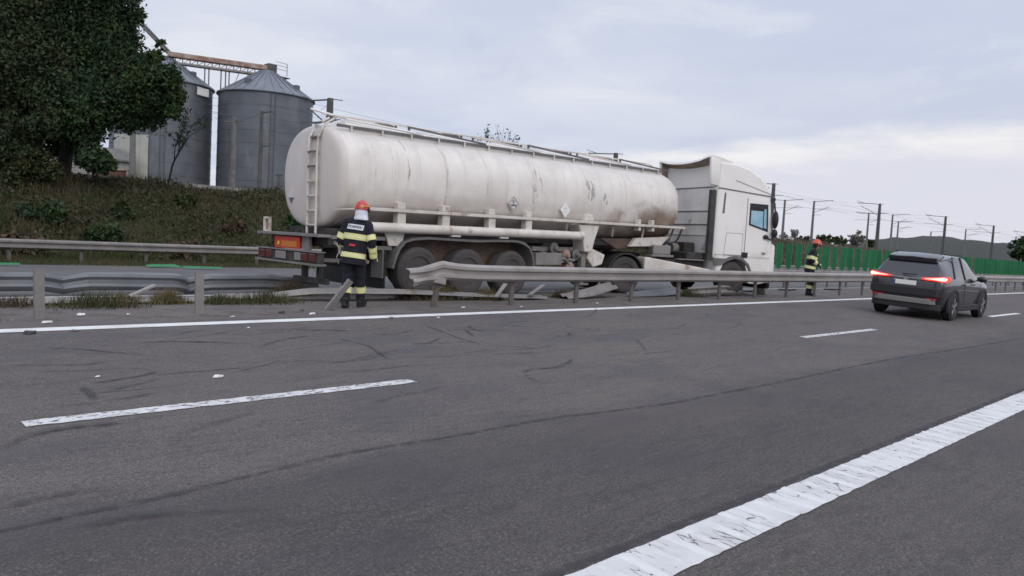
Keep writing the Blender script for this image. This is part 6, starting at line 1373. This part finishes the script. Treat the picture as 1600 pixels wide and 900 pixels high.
tree('brownish green leafy tree at the left edge of the picture', cray(58, 275, 29.5), cray(40, 60, 29.5), pxc([(a, b, c * .93) for a, b, c in B_], 29.5, 1.2), 65000, .10, 'leaf_autumn', r=.20)
C_ = [(262, 120, 20), (272, 150, 16), (240, 150, 28), (225, 130, 26), (270, 175, 12)]
P_ = np.concatenate([(lambda tw, k: tw[rng.integers(0, len(tw), k)] + rng.normal(size=(k, 3)) * .13 * r_)(shell_points(np.array(c_) - np.array(big.location), (r_, r_, r_), int(260 * r_ + 20), .35), int(4200 * r_ * r_ + 300)) for c_, r_ in pxc(C_, 29.6, .4)])
link('bough', leaf_cards('bough', P_, .105, 'leaf_green', 1.6, .2), big)['label'] = 'lighter green outer boughs on the right'
D_ = [(15, 235, 34), (44, 248, 28), (-10, 260, 36), (66, 262, 20), (25, 285, 30), (88, 268, 12)]
def bush(label, clumps, n, size, leaf, base, name='bush', stick='bark', grp=None):
    t = thing(name, label, 'bush', base, 0, grp); b = Vector(base); mb = MB()
    for c_, rr in clumps: limbs(mb, (random.uniform(-.15, .15), random.uniform(-.1, .1), -.15), Vector(c_) - b, .025, 1, .7, 3)
    mb.build('stem', stick, t); P_ = []; tot = sum(q * q for _, q in clumps)
    for c_, rr in clumps:
        k = int(n * rr * rr / tot); tw = shell_points(np.array(c_) - np.array(b), (rr, rr, rr * .9), max(4, k // 18), .3); P_.append(tw[rng.integers(0, len(tw), k)] + rng.normal(size=(k, 3)) * .16 * rr)
    link('foliage', leaf_cards('foliage', np.concatenate(P_), size, leaf, 1.6, .1), t); return t
bush('tall olive bush at the left edge below the brownish tree', pxc(D_, 28.9, .3), 11000, .10, 'leaf_olive', cray(20, 296, 29.2))
bush('dark round shrub under the big tree', pxc([(148, 250, 22), (132, 245, 16), (165, 258, 14)], 30.2, .3), 2000, .15, 'leaf_dark', cray(148, 272, 30.4))
def slope_pt(x, y): return (x, y, float(ground_z(np.array(x), np.array(y))))
SH = [((16.2, 30.6), .62, 'leaf_dark', 'dark shrub on the bank left of the tank end'), ((17.6, 31.8), .55, 'leaf_bright', 'bright green shrub on the bank left of the tank end'), ((14.4, 31.4), .5, 'leaf_dry', 'dry brown shrub high on the bank under the concrete pole'),
      ((8.8, 30.4), .7, 'leaf_green', 'green shrub on the bank below the bare sapling'), ((6.3, 29.6), .6, 'leaf_dry', 'rusty brown shrub low on the bank at the left'), ((11.4, 29.5), .6, 'leaf_dry', 'brown shrub low on the bank in the middle'),
      ((10.4, 32.2), .5, 'leaf_olive', 'olive shrub near the crest of the bank'), ((4.9, 30.8), .9, 'leaf_green', 'big green shrub on the bank at the left edge'), ((12.9, 32.9), .4, 'leaf_olive', 'small olive shrub at the crest below the silos'), ((15.1, 29.2), .5, 'leaf_green', 'green shrub at the foot of the bank behind the marker frame'),
      ((7.3, 31.6), .6, 'leaf_dark', 'dark shrub on the bank under the tree trunks'), ((19.4, 30.2), .6, 'leaf_dry', 'brown shrub on the bank behind the rear ladder')]
for (x_, y_), r_, lf, lab in SH:
    b_ = slope_pt(x_, y_); cl = [((b_[0] + random.uniform(-.8, .8) * r_, b_[1] + random.uniform(-.5, .5) * r_, b_[2] + random.uniform(.25, .8) * r_), r_ * random.uniform(.45, .75)) for _ in range(6)]
    bush(lab, cl, 1500, .12, lf, b_, 'shrub', grp='shrubs on the bank')
# bare sapling in front of the silos, tree top over the tanker, far trees
def sapling(label, base, tip, r, n, leaf, size, depth=3, spread=.6, bark='bark', name='sapling', kids=3):
    t = thing(name, label, 'tree', base); mb = MB(); limbs(mb, (0, 0, -.1), Vector(tip) - Vector(base), r, depth, spread, kids); ends = np.array(mb.v); mb.build('branches' if False else 'trunk', bark, t)
    if n:
        ends = ends[np.linalg.norm(ends, axis=1) > .35 * (Vector(tip) - Vector(base)).length]
        link('foliage', leaf_cards('foliage', ends[rng.integers(0, len(ends), n)] + rng.normal(size=(n, 3)) * .06, size, leaf), t)
    return t
random.seed(21)
sapling('thin leaning sapling with few leaves in front of the half hidden silo', cray(262, 288, 32.5), cray(288, 222, 32.5), .05, 420, 'leaf_dark', .08, 4, .75)
b_ = cray(778, 300, 66); tp = cray(778, 204, 66); tp = Vector((b_.x, b_.y, 2.4)).lerp(tp, .535)
sapling('sparse tree top showing above the middle of the tanker', (b_.x, b_.y, 2.4), tuple(tp), .12, 380, 'leaf_dark', .13, 4, .5)
random.seed(5)
def roundtree(label, px_, py_, r_, z, zb, leaf, n, sq=.85, size=None, name='tree'):
    c_ = cray(px_, py_, z); R_ = r_ * z / 1200
    cl = [((c_.x + random.uniform(-.5, .5) * R_, c_.y + random.uniform(-.5, .5) * R_, c_.z + random.uniform(-.45, .45) * R_ * sq), R_ * random.uniform(.45, .62)) for _ in range(9)]
    return tree(label, (c_.x, c_.y, zb), (c_.x, c_.y, c_.z + R_ * .3), cl, n, size or R_ * .16, leaf, 'bark_pale' if leaf == 'leaf_pale' else 'bark', R_ * .09, name)
roundtree('round dark green tree cut by the right edge of the picture', 1600, 389, 21, 165, 1.2, 'leaf_green', 3800)
roundtree('pale leafless looking round tree left of the thick mast', 1341, 372, 15, 160, 1.0, 'leaf_pale', 1500, .8)
roundtree('small pale bushy tree right of the cab mirror', 1243, 366, 10, 150, 1.6, 'leaf_pale', 700, .9)
roundtree('small grey bushy tree just right of the truck cab', 1224, 369, 8, 140, 1.6, 'leaf_olive', 500, .9)
for i, (px_, py_, r_, lab) in enumerate(((1262, 378, 10, 'leftmost of the far hedge trees, behind the farther firefighter'), (1280, 376, 12, 'far hedge tree over the helmet of the farther firefighter'), (1297, 376, 12, 'middle far hedge tree'), (1313, 378, 11, 'far hedge tree left of the pale round tree'), (1360, 381, 10, 'far hedge tree between pale tree and thick mast'), (1250, 376, 8, 'small far hedge tree by the thin mast'))):
    roundtree('grey green ' + lab, px_, py_, r_, 330, -1, 'leaf_olive', 500, .8, .9)
# weeds on the bank and verge: uncountable
def scatter(n, x0, x1, y0, y1, skew=1.0):
    x = x0 + (x1 - x0) * rng.uniform(0, 1, n) ** skew; y = rng.uniform(y0, y1, n); return np.stack([x, y, ground_z(x, y) - .01], 1)
o = link('weeds', blades('weeds', scatter(60000, 0, 60, 28.9, 34.8, 1.5), .36, .018, 'grass')); tag(o, 'rank dark weeds covering the railway bank', 'weeds', kind='stuff')
o = link('dry_weeds', blades('dry_weeds', np.concatenate([scatter(26000, 48, 220, 28.9, 35.4, 1.6), scatter(9000, 60, 260, 35.4, 44, 1.3)]), .42, .03, 'weed_brown')); tag(o, 'brown dry weeds on the bank behind the green slats', 'weeds', kind='stuff')
P_ = scatter(42000, 0, 70, 29.0, 34.7, 1.6); P_[:, 2] += rng.uniform(.02, .45, len(P_)) * (.5 + .5 * np.sin(P_[:, 0] * 1.3) * np.cos(P_[:, 1] * 1.7))
o = link('weed_leaves', leaf_cards('weed_leaves', P_[np.arange(len(P_)) % 5 > 1], .11, 'low_growth')); tag(o, 'low leafy growth on the railway bank', 'weeds', kind='stuff')
o = link('dead_weeds', leaf_cards('dead_weeds', P_[np.arange(len(P_)) % 5 <= 1], .11, 'dead_growth')); tag(o, 'brown dead growth on the railway bank', 'weeds', kind='stuff')
o = link('grass', blades('grass', scatter(42000, 0, 120, 25.95, 29.2, 2.2), .17, .012, 'grass')); tag(o, 'short grass on the verge beyond the far carriageway', 'grass', kind='stuff')
# weeds rooted in the median
def gpt(px_, py_, z):
    dv = fwd + rx * ((px_ - 800) / 1200) - ux * ((py_ - 450) / 1200); k = (z - CAM_POS.z) / dv.z; return CAM_POS + dv * k
for i, (px_, py_, w_, h_, m, lab) in enumerate(((150, 479, .55, .24, 'grass', 'green weed patch on the median right of the leftmost lone post'), (195, 474, .35, .16, 'grass_dry', 'dry weed patch beside the tilted steel strip'), (262, 474, .30, .22, 'grass_dry', 'thin dry weed tuft left of the second lone post'), (345, 474, .35, .16, 'grass', 'low green weed patch right of the second lone post'), (415, 473, .55, .22, 'grass', 'green weed patch left of the leaning post'),
        (455, 462, .35, .30, 'leaf_dry', 'brown dead weeds below the trailer lamps'), (690, 468, .40, .30, 'grass_dry', 'yellowish weed clump behind the torn barrier end'), (645, 468, .40, .22, 'leaf_dry', 'brown weed clump at the tip of the torn barrier'), (760, 468, .40, .24, 'grass_dry', 'straw coloured weed clump under the near rail below the third wheel'), (20, 478, .4, .14, 'leaf_dry', 'sparse brown weeds at the left edge of the median'), (1075, 463, .5, .18, 'grass', 'green weed patch under the near rail below the cab'), (880, 465, .35, .18, 'leaf_dry', 'brown weed clump under the near rail below the valves'))):
    c_ = gpt(px_, py_, .435); n = 620; pp = rng.normal(size=(n, 2)) * np.array([w_ * .62, w_ * .34]); P_ = np.stack([pp[:, 0], pp[:, 1], np.zeros(n)], 1)
    me = blades('weed_clump', P_, h_ * (1.15 * np.exp(-(pp[:, 0] / w_) ** 2 * 1.1 - (pp[:, 1] / (w_ * .5)) ** 2 * .5) + .12), .008, m, .9); tag(link('weed_clump', me, None, tuple(c_)), lab, 'weeds', 'weed clumps on the median', 'stuff')
